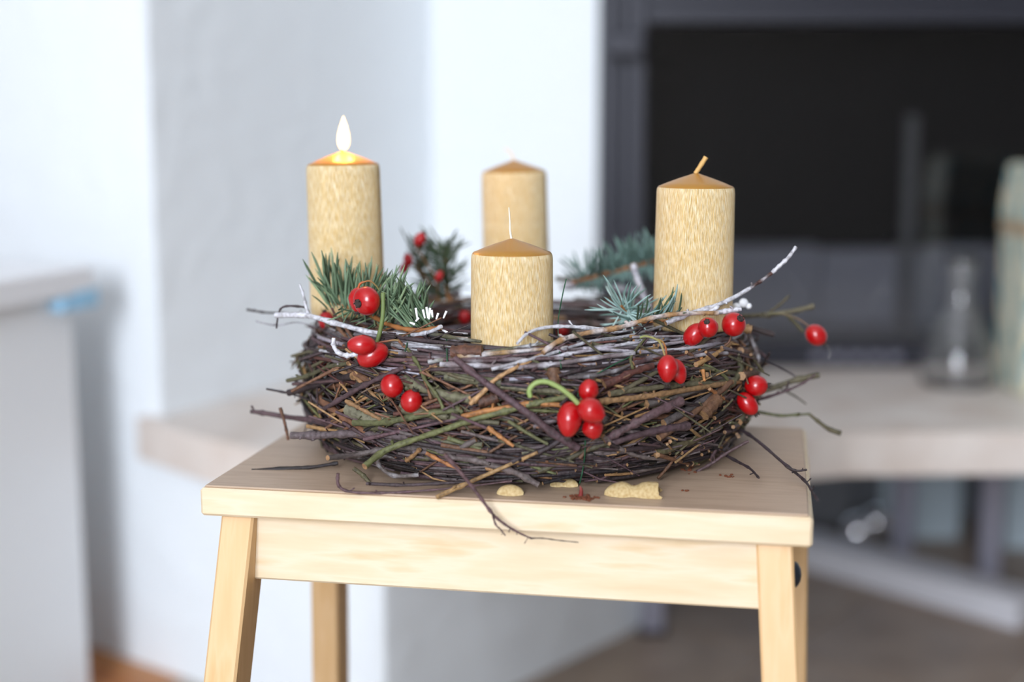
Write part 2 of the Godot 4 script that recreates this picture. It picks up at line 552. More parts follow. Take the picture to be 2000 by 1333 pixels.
	put("box_body", box_mesh(Vector3(-0.085, 0, -0.06), Vector3(0.085, 0.225, 0.06), 0.003), M.box_print, g)
	put("band", box_mesh(Vector3(-0.087, 0.2255, -0.062), Vector3(0.087, 0.243, 0.062), 0.002), M.box_band, g)
	var lb := Builder.new()
	lb.taper = 1.2
	lb.box(Vector3(-0.089, 0.2435, -0.064), Vector3(0.089, 0.325, 0.064), 0.004)
	put("lid", lb.done(), M.box_print, g)

func build_cabinet() -> void:
	var c := thing("cabinet", "white cabinet with a thick white worktop at the edge of the photo", "cabinet", W(-0.546, 0, 1.75))
	c.rotation.y = atan2(-0.32, 0.95) * -1.0
	# local: right face is x = 0, runs towards +z (nearer)
	c.rotation.y = -atan2(0.32, 0.95)
	put("body", box_mesh(Vector3(-0.5, 0.0, 0.0), Vector3(0, 0.528, 0.95), 0.002), M.cabinet_white, c)
	put("worktop", box_mesh(Vector3(-0.52, 0.529, -0.02), Vector3(0.02, 0.563, 0.97), 0.003), M.worktop_white, c)
	var t := Builder.new()
	t.box(Vector3(-0.03, 0.512, -0.0245), Vector3(0.02, 0.534, -0.0205), 0.0005)
	t.box(Vector3(0.0203, 0.512, -0.0245), Vector3(0.0218, 0.534, 0.02), 0.0005)
	t.box(Vector3(0.0005, 0.512, -0.0205), Vector3(0.0203, 0.5285, 0.045), 0.0005)
	var o := put("tape", t.done(), M.tape_blue)
	o.transform = c.transform
	tag(o, "strip of light blue tape stuck under the white worktop's corner", "tape")

func build_stool() -> void:
	var s := thing("wooden_stool", "pale wooden stool with splayed legs carrying the twig wreath", "stool", W(0.0124, 0, 1.0109))
	s.rotation.y = -0.1841
	var top := Builder.new()
	top.box(Vector3(-0.2, 0.4795, -0.13), Vector3(0.2, 0.4985, 0.13), 0.0018)
	put("seat", top.done(), M.wood_along, s)
	put("seat_surface", box_mesh(Vector3(-0.1975, 0.4984, -0.1275), Vector3(0.1975, 0.5, 0.1275), 0.0008), M.wood_top, s).set_meta("label", "worn greyish brown upper face")
	put("front_apron", box_mesh(Vector3(-0.172, 0.4325, 0.097), Vector3(0.172, 0.4795, 0.115), 0.0015), M.wood_along, s)
	put("back_apron", box_mesh(Vector3(-0.172, 0.4325, -0.115), Vector3(0.172, 0.4795, -0.097), 0.0015), M.wood_along, s)
	for q in [-1.0, 1.0]:
		put("side_apron", box_mesh(Vector3(q * 0.165 - 0.008, 0.4325, -0.096), Vector3(q * 0.165 + 0.008, 0.4795, 0.096), 0.0015), M.wood_along, s)
		for z in [-1.0, 1.0]:
			var spread := 0.07 if z > 0 else 0.02
			var lean := 0.2 if z > 0 else 0.03
			var b := Builder.new()
			b.shear = Vector3(q * spread, 0, z * lean)
			var x0 := 0.1655 if z > 0 else (0.1755 if q < 0 else 0.1795)
			b.box(Vector3(minf(q * x0, q * (x0 + 0.0228)), 0, minf(z * 0.09, z * 0.1225)), Vector3(maxf(q * x0, q * (x0 + 0.0228)), 0.4794, maxf(z * 0.09, z * 0.1225)), 0.0016)
			var leg := put("leg", b.done(), M.leg_wood, s)
			if q > 0 and z > 0:
				var prof := [Vector2(0, 0.0045), Vector2(0.004, 0.004), Vector2(0.0075, 0.002), Vector2(0.0085, 0), Vector2(0.0085, 0), Vector2(0, 0)]
				prof.reverse()
				var bo := put("bolt", lathe_mesh(prof, 20), M.bolt, leg)
				bo.transform = Transform3D(Basis(Vector3(0, 0, 1), -PI / 2), Vector3(0.1899, 0.456, 0.111))
	# lower rails that brace the legs
	for z in [-1.0, 1.0]:
		put("stretcher", box_mesh(Vector3(-0.195, 0.17, z * 0.108 + (0.058 if z > 0 else 0.0) - 0.009), Vector3(0.195, 0.2, z * 0.108 + (0.058 if z > 0 else 0.0) + 0.009), 0.0015), M.wood_along, s)

# ---------------------------------------------------------------- candles
func candle(label: String, top: Vector3, bottom: Vector3, wick: Array, lit := false, body_label := "") -> void:
	var r := 0.0277
	var axis := (top - bottom).normalized()
	var len := (top - bottom).length()
	var c := thing("candle", label, "candle", bottom, "gold pillar candles")
	var side := Vector3.RIGHT
	var bz := side.cross(axis).normalized()
	c.basis = Basis(axis.cross(bz).normalized(), axis, bz)
	candles.append([bottom, axis, len])
	put("candle_body", lathe_mesh([Vector2(0, 0), Vector2(r * 0.98, 0), Vector2(r * 1.01, 0.002), Vector2(r * 1.01, 0.01), Vector2(r * 1.0, len * 0.5), Vector2(r * 0.985, len - 0.004), Vector2(r * 0.975, len - 0.0012), Vector2(r * 0.955, len)], 96, 0.004), M.gold_side, c)
	put("wax_tip", lathe_mesh([Vector2(r * 0.958, len - 0.0005), Vector2(r * 0.94, len + 0.0006), Vector2(r * 0.7, len + 0.0034), Vector2(r * 0.42, len + 0.0063), Vector2(r * 0.2, len + 0.0083), Vector2(r * 0.07, len + 0.0096), Vector2(0.0, len + 0.0101)], 64), M.gold_cap, c).set_meta("label", "smooth golden cone top")
	# wick points are (sideways, up) from the tip, in metres, then the radius
	var pts := []
	for w in wick[0]: pts.append(Vector3(w.x, len + 0.0095 + w.y, 0))
	pts = smooth(pts, 5)
	var rads := []
	var cols := []
	for k in pts.size():
		var t := float(k) / (pts.size() - 1)
		rads.append(lerpf(wick[1], wick[2], t) * (1.0 + 0.08 * sin(k * 2.1)))
		cols.append(Color.WHITE)
	var b := Builder.new()
	b.tube(pts, rads, cols, 8)
	put("wick", b.done(), M[wick[3]], c)
	if lit:
		var prof := []
		for k in 25:
			var t := k / 24.0
			prof.append(Vector2(0.0049 * pow(sin(PI * pow(t, 0.62)), 0.85) * (1.0 - 0.12 * t), 0.0255 * t))
		var f := put("flame", lathe_mesh(prof, 32), M.flame, c)
		f.position = Vector3(0.0008, len + 0.0105, 0)
		f.rotation.z = -0.03
		var l := OmniLight3D.new()
		l.name = "flame_light"
		l.light_color = Color("ffb45e")
		l.light_energy = 0.007
		l.light_size = 0.006
		l.omni_range = 8.0
		l.omni_attenuation = 2.0
		l.shadow_enabled = true
		l.position = Vector3(0.0008, len + 0.0105 + 0.011, 0)
		c.add_child(l)

func build_candles() -> void:
	candle("lit gold pillar candle with a bright flame, above the green fir sprig", P(670, 322, 1.065), P(680, 612, 1.065), [[Vector2(-0.0003, 0), Vector2(0.0002, 0.003), Vector2(0.0014, 0.0066)], 0.0009, 0.0007, "wick_burnt"], true)
	candle("unlit gold pillar candle farthest back, half hidden behind the front one", P(1004, 336, 1.2), P(1010, 600, 1.2), [[Vector2(0, 0), Vector2(-0.002, 0.006), Vector2(-0.0075, 0.0105)], 0.0013, 0.001, "wick_pale"])
	candle("unlit gold pillar candle with a thick golden wick leaning over, before the black glass", P(1359, 366, 1.0), P(1352, 640, 1.0), [[Vector2(-0.0006, 0), Vector2(0.002, 0.004), Vector2(0.0066, 0.0115)], 0.0015, 0.0017, "wick_gold"])
	candle("unlit gold pillar candle at the front, sunk lowest, with a thin upright white wick", P(1000, 495, 0.945), P(1000, 780, 0.945), [[Vector2(-0.0003, 0), Vector2(-0.0012, 0.005), Vector2(-0.0014, 0.012), Vector2(-0.002, 0.021)], 0.0009, 0.0004, "wick_pale"])

# ---------------------------------------------------------------- the wreath
const TONE := {"purple": "604a4e", "dark": "3f3335", "black": "292324", "grey": "6f6566", "olive": "615c45", "green": "696c47", "lichen": "77765f", "tan": "ae8a5e", "orange": "b07a48", "brown": "7d5a44", "red": "5f3a33", "white": "e6e8f0", "frost": "a8a4ae", "fuzzy": "5f3d2b"}

func in_candle(p: Vector3, r := 0.0285) -> bool:
	for c in candles:
		var q: Vector3 = p - c[0]
		var along: float = q.dot(c[1])
		if along > -0.002 and along < c[2] + 0.012 and (q - c[1] * along).length() < r:
			return true
	return false

func tone(called: String) -> Color:
	var c := lin(TONE[called])
	var k := rng.randf_range(0.75, 1.3)
	return Color(minf(c.r * k * rng.randf_range(0.94, 1.06), 1), minf(c.g * k, 1), minf(c.b * k * rng.randf_range(0.92, 1.08), 1))

# adds one twig to a mesh: nodes swell, tone drifts, snow spray sits in patches, cut ends are pale
func twig(b: Builder, pts: Array, r0: float, r1: float, called: String, frost := 0.0, sides := 6, spurs := 0) -> void:
	var col := tone(called)
	var rads := []
	var cols := []
	var n := pts.size()
	var knot := rng.randi_range(3, 6)
	var snow := lin("dfe2ec")
	var ph := rng.randf() * 6.0
	for k in n:
		var t := float(k) / (n - 1)
		var r := lerpf(r0, r1, t) * rng.randf_range(0.9, 1.1)
		if k % knot == knot - 1 and k < n - 1: r *= rng.randf_range(1.15, 1.45)
		rads.append(r)
		var f := clampf(frost * 1.6 - 0.5 + 0.5 * sin(k * 1.3 + ph) + (0.4 if frost > 0.85 else 0.0), 0.0, 1.0) if frost > 0.0 else 0.0
		cols.append((col * rng.randf_range(0.88, 1.1)).lerp(snow, f))
	var cut := lin("ab8660") * rng.randf_range(0.7, 1.15)
	cut.a = 1.0
	b.tube(pts, rads, cols, sides, cut if r0 > 0.0012 else Color(0, 0, 0, 0), cut if r1 > 0.0012 else Color(0, 0, 0, 0))
	for s in spurs:
		var k := rng.randi_range(1, n - 2)
		var dir: Vector3 = (pts[k + 1] - pts[k]).normalized()
		var off := Vector3(rng.randf_range(-1, 1), rng.randf_range(-0.4, 1), rng.randf_range(-0.3, 1)).normalized()
		var l := rng.randf_range(0.002, 0.006)
		var p: Vector3 = pts[k]
		var e := p + (dir * 0.5 + off).normalized() * l
		if in_candle(e): continue
		b.tube([p, p.lerp(e, 0.55), p.lerp(e, 0.8), e], [rads[k] * 0.5, rads[k] * 0.42, rads[k] * 0.7, rads[k] * 0.25], [cols[k], cols[k], cols[k], cols[k]], 5)

# a twig laid over the wreath at ring angle th (0 = towards the camera), section angle ph (0 = outside, PI/2 = top)
func laid(th: float, ph: float, rho: float, len: float, tilt: float, bendy: float, wob: float, steps: int) -> Array:
	var out := Vector3(sin(th), 0, cos(th))
	var sx := signf(cos(ph)) * pow(absf(cos(ph)), 0.8)
	var sy := signf(sin(ph)) * pow(absf(sin(ph)), 0.8)
	var r := RING + RAD * rho * sx
	var o := Vector3(CX, SEAT + RISE, -CD) + out * r + Vector3(0, RISE * rho * sy, 0)
	var t := Vector3(cos(th), 0, -sin(th))
	var up := Vector3(0, cos(ph), 0) - out * sin(ph)
	var pts := []
	var a := rng.randf() * 6.0
	var f := rng.randf_range(18.0, 45.0)
	for k in steps + 1:
		var s := len * (float(k) / steps - 0.5)
		var p := o + t * (s * cos(tilt)) + up * (s * sin(tilt)) - out * (s * s * cos(tilt) * cos(tilt) / (2.0 * maxf(r, 0.05)) * bendy)
		p += (up * sin(s * f + a) + out * cos(s * f * 0.8 + a * 2.0)) * wob
		p.y = maxf(p.y, SEAT + 0.0035)
		pts.append(p)
	return pts

func pick(list: Array) -> String:
	return list[rng.randi() % list.size()]

func style(h: float) -> Array:   # [tone, r0, r1, length, tilt, bend] for a height over the seat
	if h > 0.071:
		var k := rng.randf()
		if k < 0.8: return [pick(["purple", "purple", "grey", "dark", "frost", "dark", "red"]), rng.randf_range(0.0008, 0.0016), 0.0007, rng.randf_range(0.1, 0.24), rng.randf_range(-0.14, 0.14), 1.0]
		return [pick(["tan", "brown", "olive"]), rng.randf_range(0.0011, 0.002), 0.001, rng.randf_range(0.05, 0.1), rng.randf_range(-0.35, 0.35), 0.7]
	if h > 0.03:
		var k := rng.randf()
		if k < 0.13: return [pick(["olive", "lichen", "lichen", "brown", "grey"]), rng.randf_range(0.0018, 0.0034), rng.randf_range(0.0014, 0.0024), rng.randf_range(0.03, 0.08), rng.randf_range(-0.4, 0.4), 0.4]
		if k < 0.57: return [pick(["tan", "brown", "brown", "olive", "green", "tan", "olive"]), rng.randf_range(0.0006, 0.0014), 0.0006, rng.randf_range(0.02, 0.07), rng.randf_range(-0.9, 0.9), 0.4]
		return [pick(["purple", "dark", "black", "grey", "red", "dark"]), rng.randf_range(0.0007, 0.0018), 0.0006, rng.randf_range(0.04, 0.13), rng.randf_range(-0.45, 0.45), 0.7]
	var k2 := rng.randf()
	if k2 < 0.78: return [pick(["dark", "purple", "black", "dark", "grey", "purple"]), rng.randf_range(0.0009, 0.002), 0.0007, rng.randf_range(0.07, 0.18), rng.randf_range(-0.22, 0.22), 0.9]
	return [pick(["brown", "tan", "olive", "green"]), rng.randf_range(0.0009, 0.0019), 0.0009, rng.randf_range(0.03, 0.09), rng.randf_range(-0.5, 0.5), 0.5]

func clear_of_candles(pts: Array) -> bool:
	for p in pts:
		if in_candle(p): return false
	return true

func add_twig(b: Builder, label := "") -> void:
	var o := put("twig", b.done(), M.bark, wreath)
	if label: o.set_meta("label", label)
	twig_count += 1

# a twig traced along its way: x, y pairs on the photograph; d where it leaves the wreath
func hero(called: String, r0: float, r1: float, dist, way: Array, lift := 0.004, frost := 0.0, spurs := 0, label := "", free := false) -> void:
	var pts := []
	for k in range(0, way.size(), 2):
		var d: float = lerpf(dist.x, dist.y, k / (way.size() - 2.0)) if dist is Vector2 else dist
		pts.append(P(way[k], way[k + 1], d) if free else S(way[k], way[k + 1], d, lift))
	# ease the distance along the way, so that the twig does not zigzag in depth
	for pass_ in 2:
		var q := pts.duplicate()
		for k in range(1, pts.size() - 1):
			var dd: float = -(pts[k - 1].z + pts[k].z * 2 + pts[k + 1].z) / 4.0
			q[k] = P(way[k * 2], way[k * 2 + 1], dd)
		pts = q
	for k in pts.size():
		pts[k].y = maxf(pts[k].y, 0.5 + r0 * 0.001) if Vector2(pts[k].x - CX, -pts[k].z - CD).length() < 0.155 else pts[k].y
	pts = smooth(pts, 5)
	var b := Builder.new()
	twig(b, pts, r0 * 0.001, r1 * 0.001, called, frost, 8, spurs)
	add_twig(b, label)

func build_wreath() -> void:
	wreath = thing("twig_wreath", "round nest-like wreath woven from dark birch and olive twigs on the stool", "wreath", Vector3.ZERO)
	hero_twigs()
	# single twigs over the outside that faces the room's front, and along the rim
	rng.seed = 77
	var tries := 0
	while twig_count < 292 and tries < 3000:
		tries += 1
		var th := rng.randf_range(-1.75, 1.75)
		var ph := rng.randf_range(-1.35, 2.1)
		var h := RISE + RISE * sin(ph)
		var s := style(h)
		var pts := laid(th, ph, rng.randf_range(0.97, 1.05), s[3], s[4], s[5], rng.randf_range(0.0004, 0.0013), 12)
		if not clear_of_candles(pts): continue
		var b := Builder.new()
		twig(b, pts, s[1], s[2], s[0], rng.randf_range(0.15, 0.6) if ph > 0.75 and rng.randf() < 0.5 else 0.0, 6, rng.randi_range(0, 3) if s[1] < 0.0017 else 1)
		add_twig(b)
	# the rest: more of the front, the inside and the far side, and the packing
	rng.seed = 78
	var rest := Builder.new()
	for k in 3300:
		var front := k < 1500
		var th := rng.randf_range(-1.9, 1.9) if front else rng.randf_range(-PI, PI)
		var ph := rng.randf_range(-1.4, 2.2) if front else rng.randf_range(-PI, PI)
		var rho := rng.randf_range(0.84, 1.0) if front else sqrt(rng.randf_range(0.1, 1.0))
		var s := style(RISE + RISE * rho * sin(ph))
		if rho < 0.8: s[1] *= 1.5
		var pts := laid(th, ph, rho, s[3] * (1.0 if cos(ph) > 0.2 else 0.7), s[4], s[5] if cos(ph) > 0 else 1.0, rng.randf_range(0.0004, 0.0016), 8)
		if not clear_of_candles(pts): continue
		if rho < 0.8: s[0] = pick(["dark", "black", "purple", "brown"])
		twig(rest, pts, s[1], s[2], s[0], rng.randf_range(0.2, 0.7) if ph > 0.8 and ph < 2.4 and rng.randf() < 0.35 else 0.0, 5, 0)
	# loose ends that stick out of the outline
	for k in 240:
		var th := rng.randf_range(-2.2, 2.2)
		var ph := rng.randf_range(-0.9, 1.2)
		var pts := laid(th, ph, 0.95, rng.randf_range(0.05, 0.13), rng.randf_range(-0.7, 0.7), 0.0, 0.0012, 8)
		if not clear_of_candles(pts): continue
		twig(rest, pts, rng.randf_range(0.0007, 0.0014), 0.0005, pick(["dark", "purple", "brown", "olive", "tan"]), 0.0, 5, 2)
	var o := put("twig_filling", rest.done(), M.bark, wreath)
	o.set_meta("kind", "stuff")
	o.set_meta("label", "packed finer twigs inside the wreath")
	# green binding wire
	for w in [[0.93, [872, 648, 873, 690, 874, 722]], [0.95, [1106, 545, 1098, 580, 1090, 630, 1092, 680, 1096, 720]], [0.94, [1252, 655, 1240, 690, 1200, 712, 1160, 735, 1135, 755, 1128, 775]], [0.9, [1143, 860, 1142, 890, 1138, 920, 1132, 945]], [0.95, [800, 650, 794, 676, 790, 690]]]:
		var pts := []
		for k in range(0, w[1].size(), 2): pts.append(S(w[1][k], w[1][k + 1], w[0], 0.006))
		pts = smooth(pts, 6)
		var rads := []
		var cols := []
		for p in pts:
			rads.append(0.00045); cols.append(Color.WHITE)
		var b := Builder.new()
		b.tube(pts, rads, cols, 6)
		put("binding_wire", b.done(), M.wire, wreath).set_meta("label", "thin green wire")

func hero_twigs() -> void:
	rng.seed = 5
	# left side, loose ends
	hero("black", 1.7, 1.2, 0.965, [492, 921, 560, 916, 610, 913, 660, 905], 0.004, 0.0, 1, "dark cut twig lying out over the seat")
	hero("purple", 1.5, 2.2, 1.02, [489, 804, 520, 808, 560, 815, 600, 820, 650, 826], 0.004, 0.0, 3)
	hero("brown", 1.2, 0.9, 0.99, [547, 797, 553, 815, 558, 835, 563, 860], 0.003, 0.0, 0)
	hero("grey", 2.6, 2.2, 0.96, [568, 851, 620, 851, 680, 848, 740, 850, 800, 856], 0.004, 0.0, 2)
	hero("tan", 1.4, 1.2, 0.97, [600, 833, 650, 842, 700, 850], 0.006)
	hero("dark", 2.3, 2.8, 1.0, [563, 768, 600, 757, 650, 742, 690, 735], 0.002)
	hero("olive", 1.4, 1.6, 1.0, [560, 744, 600, 735, 640, 718, 680, 710], 0.006, 0.0, 2)
	hero("olive", 1.1, 1.5, 1.03, [570, 696, 610, 686, 650, 682, 690, 690], 0.004, 0.0, 1)
	hero("purple", 1.7, 1.5, 0.97, [625, 805, 660, 783, 705, 757, 750, 735, 790, 718], 0.009)
	hero("dark", 0.8, 0.5, 1.0, [520, 760, 560, 768, 600, 780, 640, 800], 0.004, 0.0, 2)
	hero("dark", 0.9, 0.5, 1.06, [482, 605, 520, 611, 560, 612, 600, 618], 0.004, 0.0, 3, "", true)
	hero("dark", 0.8, 0.6, 1.0, [600, 601, 568, 598, 550, 602, 543, 618, 540, 642], 0.004, 0.0, 0, "", true)
	hero("frost", 0.6, 0.4, 1.03, [500, 628, 540, 636, 580, 630, 620, 640], 0.004, 0.3, 1, "", true)
	hero("white", 2.0, 1.2, Vector2(1.0, 0.935), [538, 616, 600, 617, 660, 633, 720, 648, 790, 655, 835, 650, 862, 638], 0.004, 1.0, 2, "white sprayed branch reaching out at the rim", true)
	hero("white", 1.3, 0.7, 0.99, [606, 622, 598, 600, 592, 575, 585, 555], 0.004, 0.9, 1, "", true)
	hero("white", 1.4, 1.9, 0.95, [652, 660, 652, 676, 662, 690, 682, 695, 700, 690], 0.006, 1.0, 0, "thick white loop of sprayed twig", true)
	hero("red", 0.9, 0.7, 0.99, [648, 602, 660, 625, 680, 645, 706, 655], 0.006, 0.0, 0, "", true)
	hero("green", 2.4, 1.9, 0.93, [692, 826, 740, 826, 790, 818, 850, 806, 900, 800], 0.006, 0.0, 1, "green twig with a pale cut end")
	hero("tan", 1.5, 1.2, 0.94, [676, 784, 700, 796, 725, 810, 745, 820], 0.006)
	hero("tan", 1.2, 0.9, 0.94, [650, 722, 690, 735, 720, 762, 750, 792], 0.004)
	hero("lichen", 3.6, 3.0, 0.93, [790, 742, 830, 760, 880, 775, 920, 780], 0.002, 0.0, 2)
	hero("lichen", 4.2, 3.6, 0.93, [680, 800, 720, 815, 770, 822], 0.001, 0.0, 1)
	# front face
	hero("brown", 1.0, 0.8, 0.93, [778, 665, 810, 700, 828, 740, 842, 780], 0.007)
	hero("green", 1.2, 1.0, 0.92, [796, 682, 815, 710, 832, 745, 855, 775, 866, 800], 0.008, 0.0, 1)
	hero("purple", 2.0, 2.6, 0.9, [888, 700, 940, 742, 990, 778, 1040, 815, 1085, 850, 1130, 876], 0.011, 0.0, 2, "long purple birch twig slanting down the front")
	hero("tan", 1.5, 1.2, 0.9, [918, 790, 945, 765, 970, 740, 1005, 720, 1045, 700, 1090, 668], 0.009, 0.0, 4)
	hero("tan", 1.6, 1.5, Vector2(0.905, 0.96), [1060, 690, 1095, 665, 1150, 650, 1210, 640, 1270, 622, 1330, 613, 1402, 612], 0.009, 0.45, 8, "knotty light twig along the rim with snow spots", true)
	hero("frost", 1.2, 1.0, 0.905, [960, 722, 1020, 706, 1080, 690, 1150, 668, 1230, 656, 1300, 635], 0.01, 0.5, 2)
	hero("white", 1.0, 1.4, Vector2(0.904, 0.94), [1010, 672, 1030, 652, 1060, 641, 1100, 638, 1150, 641, 1180, 645], 0.008, 1.0, 1, "white sprayed twig curling across the candle foot", true)
	hero("grey", 1.6, 1.3, 0.9, [860, 712, 930, 714, 1000, 718, 1080, 712, 1160, 700, 1240, 690], 0.008, 0.4, 2)
	hero("purple", 1.5, 1.2, 0.9, [780, 690, 850, 700, 930, 706, 1010, 702, 1100, 700], 0.007, 0.2, 3)
	hero("frost", 1.2, 1.0, 0.9, [1070, 700, 1120, 690, 1180, 680, 1240, 670, 1300, 668, 1360, 655], 0.007, 0.6, 2)
	hero("dark", 1.4, 1.0, 0.9, [1090, 735, 1140, 722, 1200, 712, 1260, 700, 1330, 690], 0.007, 0.0, 3)
	hero("grey", 1.2, 1.0, 0.9, [1110, 738, 1160, 735, 1210, 722, 1245, 705], 0.008, 0.2)
	hero("red", 2.6, 2.2, 0.9, [1180, 752, 1210, 740, 1240, 725, 1275, 715], 0.006, 0.0, 2)
	hero("green", 1.0, 0.8, 0.91, [1236, 720, 1232, 700, 1245, 680, 1262, 660], 0.009)
	hero("lichen", 3.2, 3.0, 0.9, [870, 735, 920, 742, 980, 748], 0.002)
	hero("green", 2.2, 1.7, 0.9, [712, 912, 750, 882, 800, 862, 860, 842, 930, 818, 1000, 800, 1060, 785, 1110, 776], 0.008, 0.0, 3)
	hero("orange", 1.9, 1.5, 0.9, [902, 815, 950, 803, 1000, 795, 1040, 788, 1100, 792], 0.007, 0.0, 3)
	hero("tan", 2.0, 1.6, 0.9, [1168, 785, 1220, 780, 1280, 772, 1340, 762, 1400, 752, 1445, 746], 0.008, 0.0, 3, "bright tan twig along the side")
	hero("olive", 1.9, 1.6, 0.9, [1190, 770, 1240, 762, 1300, 755, 1360, 750, 1410, 748, 1450, 735], 0.006, 0.0, 2)
	hero("purple", 2.2, 3.3, 0.9, [1180, 862, 1220, 838, 1270, 812, 1300, 797, 1332, 783], 0.009, 0.0, 2, "thick purple twig with a cut end")
	hero("purple", 1.8, 2.8, 0.9, [1190, 868, 1240, 852, 1290, 840, 1345, 832], 0.008, 0.0, 3)
	hero("dark", 1.6, 2.0, 0.93, [1220, 880, 1290, 872, 1350, 862, 1427, 842], 0.007, 0.0, 3)
	hero("brown", 4.4, 4.0, 0.93, [1374, 812, 1388, 795, 1402, 780], 0.006, 0.0, 1, "short brown stub with a cut end")
	hero("orange", 1.4, 1.1, 0.95, [1360, 660, 1368, 690, 1372, 720, 1376, 745], 0.006, 0.0, 1)
	hero("orange", 1.3, 1.0, 0.95, [1386, 760, 1398, 768, 1414, 780], 0.007)
	hero("green", 1.4, 1.0, 0.97, [1372, 712, 1395, 722, 1415, 735, 1426, 750], 0.005)
	hero("olive", 2.2, 1.8, 0.98, [1405, 772, 1430, 750, 1446, 725, 1442, 700], 0.004, 0.0, 1)
	hero("tan", 1.2, 1.0, 0.93, [1342, 832, 1360, 848, 1380, 862, 1400, 876], 0.008, 0.0, 1)
	hero("grey", 1.5, 1.0, 0.9, [1178, 852, 1210, 876, 1250, 892, 1300, 897, 1345, 890], 0.009, 0.0, 2)
	hero("purple", 1.2, 1.0, 0.96, [1360, 922, 1390, 906, 1420, 885, 1462, 862], 0.008, 0.0, 2)
	hero("brown", 1.1, 0.8, 0.93, [1285, 935, 1305, 912, 1325, 885], 0.009)
	hero("grey", 1.8, 1.5, 0.91, [640, 895, 700, 888, 760, 876, 820, 876, 880, 880, 930, 860], 0.005, 0.0, 2)
	hero("grey", 1.5, 1.3, 0.92, [818, 928, 770, 930, 742, 912, 740, 895, 762, 892, 790, 908, 815, 922], 0.006, 0.2)
	hero("purple", 1.1, 0.5, 0.9, [660, 925, 662, 950, 690, 962, 760, 963, 840, 958, 920, 950, 1000, 940], 0.004, 0.0, 4)
	hero("tan", 1.5, 1.1, 0.89, [852, 972, 900, 950, 950, 928, 1000, 906, 1050, 884], 0.008, 0.0, 2)
	hero("orange", 1.3, 1.0, 0.9, [832, 885, 860, 900, 895, 917], 0.009)
	hero("tan", 1.5, 1.2, 0.9, [794, 900, 808, 890, 820, 878], 0.009)
	hero("orange", 1.5, 1.1, 0.9, [952, 835, 975, 852, 1003, 872], 0.009)
	hero("green", 1.3, 1.0, 0.9, [992, 822, 1020, 840, 1045, 855, 1070, 868], 0.009)
	hero("grey", 2.2, 1.9, 0.9, [1052, 948, 1010, 925, 970, 912, 930, 900, 870, 893], 0.006, 0.0, 1)
	hero("dark", 2.0, 1.4, 0.9, [1000, 902, 1060, 880, 1110, 850, 1150, 830], 0.007, 0.0, 1)
	hero("olive", 2.0, 1.6, 0.9, [1030, 930, 1090, 905, 1150, 878, 1210, 860], 0.005, 0.0, 2)
	hero("dark", 1.2, 0.8, 0.9, [715, 945, 790, 948, 870, 944, 960, 940, 1060, 930], 0.005, 0.0, 4)
	hero("black", 1.3, 0.8, 0.9, [1060, 945, 1130, 928, 1210, 920, 1290, 905, 1350, 895], 0.005, 0.0, 4)
	hero("olive", 1.6, 1.4, 0.93, [690, 915, 710, 930, 722, 945], 0.006)
	hero("fuzzy", 4.6, 4.2, 0.9, [882, 689, 910, 688, 942, 687], 0.005, 0.0, 0, "rusty fuzzy stub of bark")
	hero("brown", 4.4, 3.8, 0.89, [1081, 722, 1082, 738, 1084, 752], 0.004, 0.0, 0)
	hero("fuzzy", 4.0, 3.4, 0.9, [935, 786, 955, 782, 972, 776], 0.003)
	# the long one that hangs over the seat's front edge, and its fork
	hero("purple", 1.3, 0.5, 0.872, [868, 888, 905, 930, 935, 968, 962, 1004, 985, 1024, 1015, 1042, 1040, 1053], 0.01, 0.0, 3, "thin birch twig hanging over the front edge", true)
	hero("purple", 0.7, 0.35, 0.87, [962, 1004, 968, 1025, 978, 1035, 987, 1047], 0.01, 0.0, 1, "", true)
	hero("dark", 0.45, 0.25, 0.868, [1034, 1052, 1060, 1052, 1090, 1056, 1130, 1060], 0.01, 0.0, 0, "", true)
	# right side
	hero("dark", 1.15, 0.7, Vector2(1.0, 0.87), [1440, 835, 1480, 862, 1530, 905, 1570, 938, 1586, 960, 1597, 978], 0.004, 0.0, 8, "dark budded twig drooping past the seat corner", true)
	hero("dark", 0.8, 0.7, 0.932, [1535, 912, 1556, 920, 1576, 918], 0.004, 0.0, 1, "", true)
	hero("dark", 1.1, 0.7, Vector2(0.97, 0.92), [1410, 886, 1440, 902, 1465, 916, 1482, 934], 0.004, 0.0, 2, "", true)
	hero("green", 1.2, 0.9, 1.03, [1470, 803, 1520, 812, 1550, 811, 1582, 809], 0.004, 0.0, 1, "", true)
	hero("olive", 1.0, 2.0, 1.03, [1580, 809, 1596, 822, 1618, 838, 1642, 847], 0.004, 0.0, 0, "olive catkin-like twig tip pointing away", true)
	hero("olive", 1.6, 2.3, 1.04, [1455, 775, 1500, 762, 1550, 744, 1600, 733], 0.004, 0.0, 2, "", true)
	hero("purple", 1.3, 0.6, 1.02, [1430, 800, 1480, 782, 1530, 766, 1570, 748, 1592, 732], 0.004, 0.0, 3, "", true)
	hero("dark", 0.8, 0.7, 1.02, [1530, 766, 1538, 755, 1540, 745], 0.004, 0.0, 0, "", true)
	hero("purple", 2.0, 1.6, 0.95, [1235, 712, 1300, 690, 1360, 675, 1415, 664, 1440, 670], 0.007, 0.2, 2)
	hero("grey", 1.3, 1.2, 0.98, [1240, 718, 1310, 706, 1380, 692, 1420, 690], 0.007, 0.4, 2)
	hero("white", 1.9, 1.3, Vector2(0.952, 0.985), [1300, 632, 1340, 615, 1390, 600, 1430, 583, 1465, 563], 0.004, 0.95, 1, "white sprayed branch rising past the candle", true)
	hero("red", 1.2, 1.1, 0.985, [1463, 564, 1485, 550, 1512, 530], 0.004, 0.35, 2, "", true)
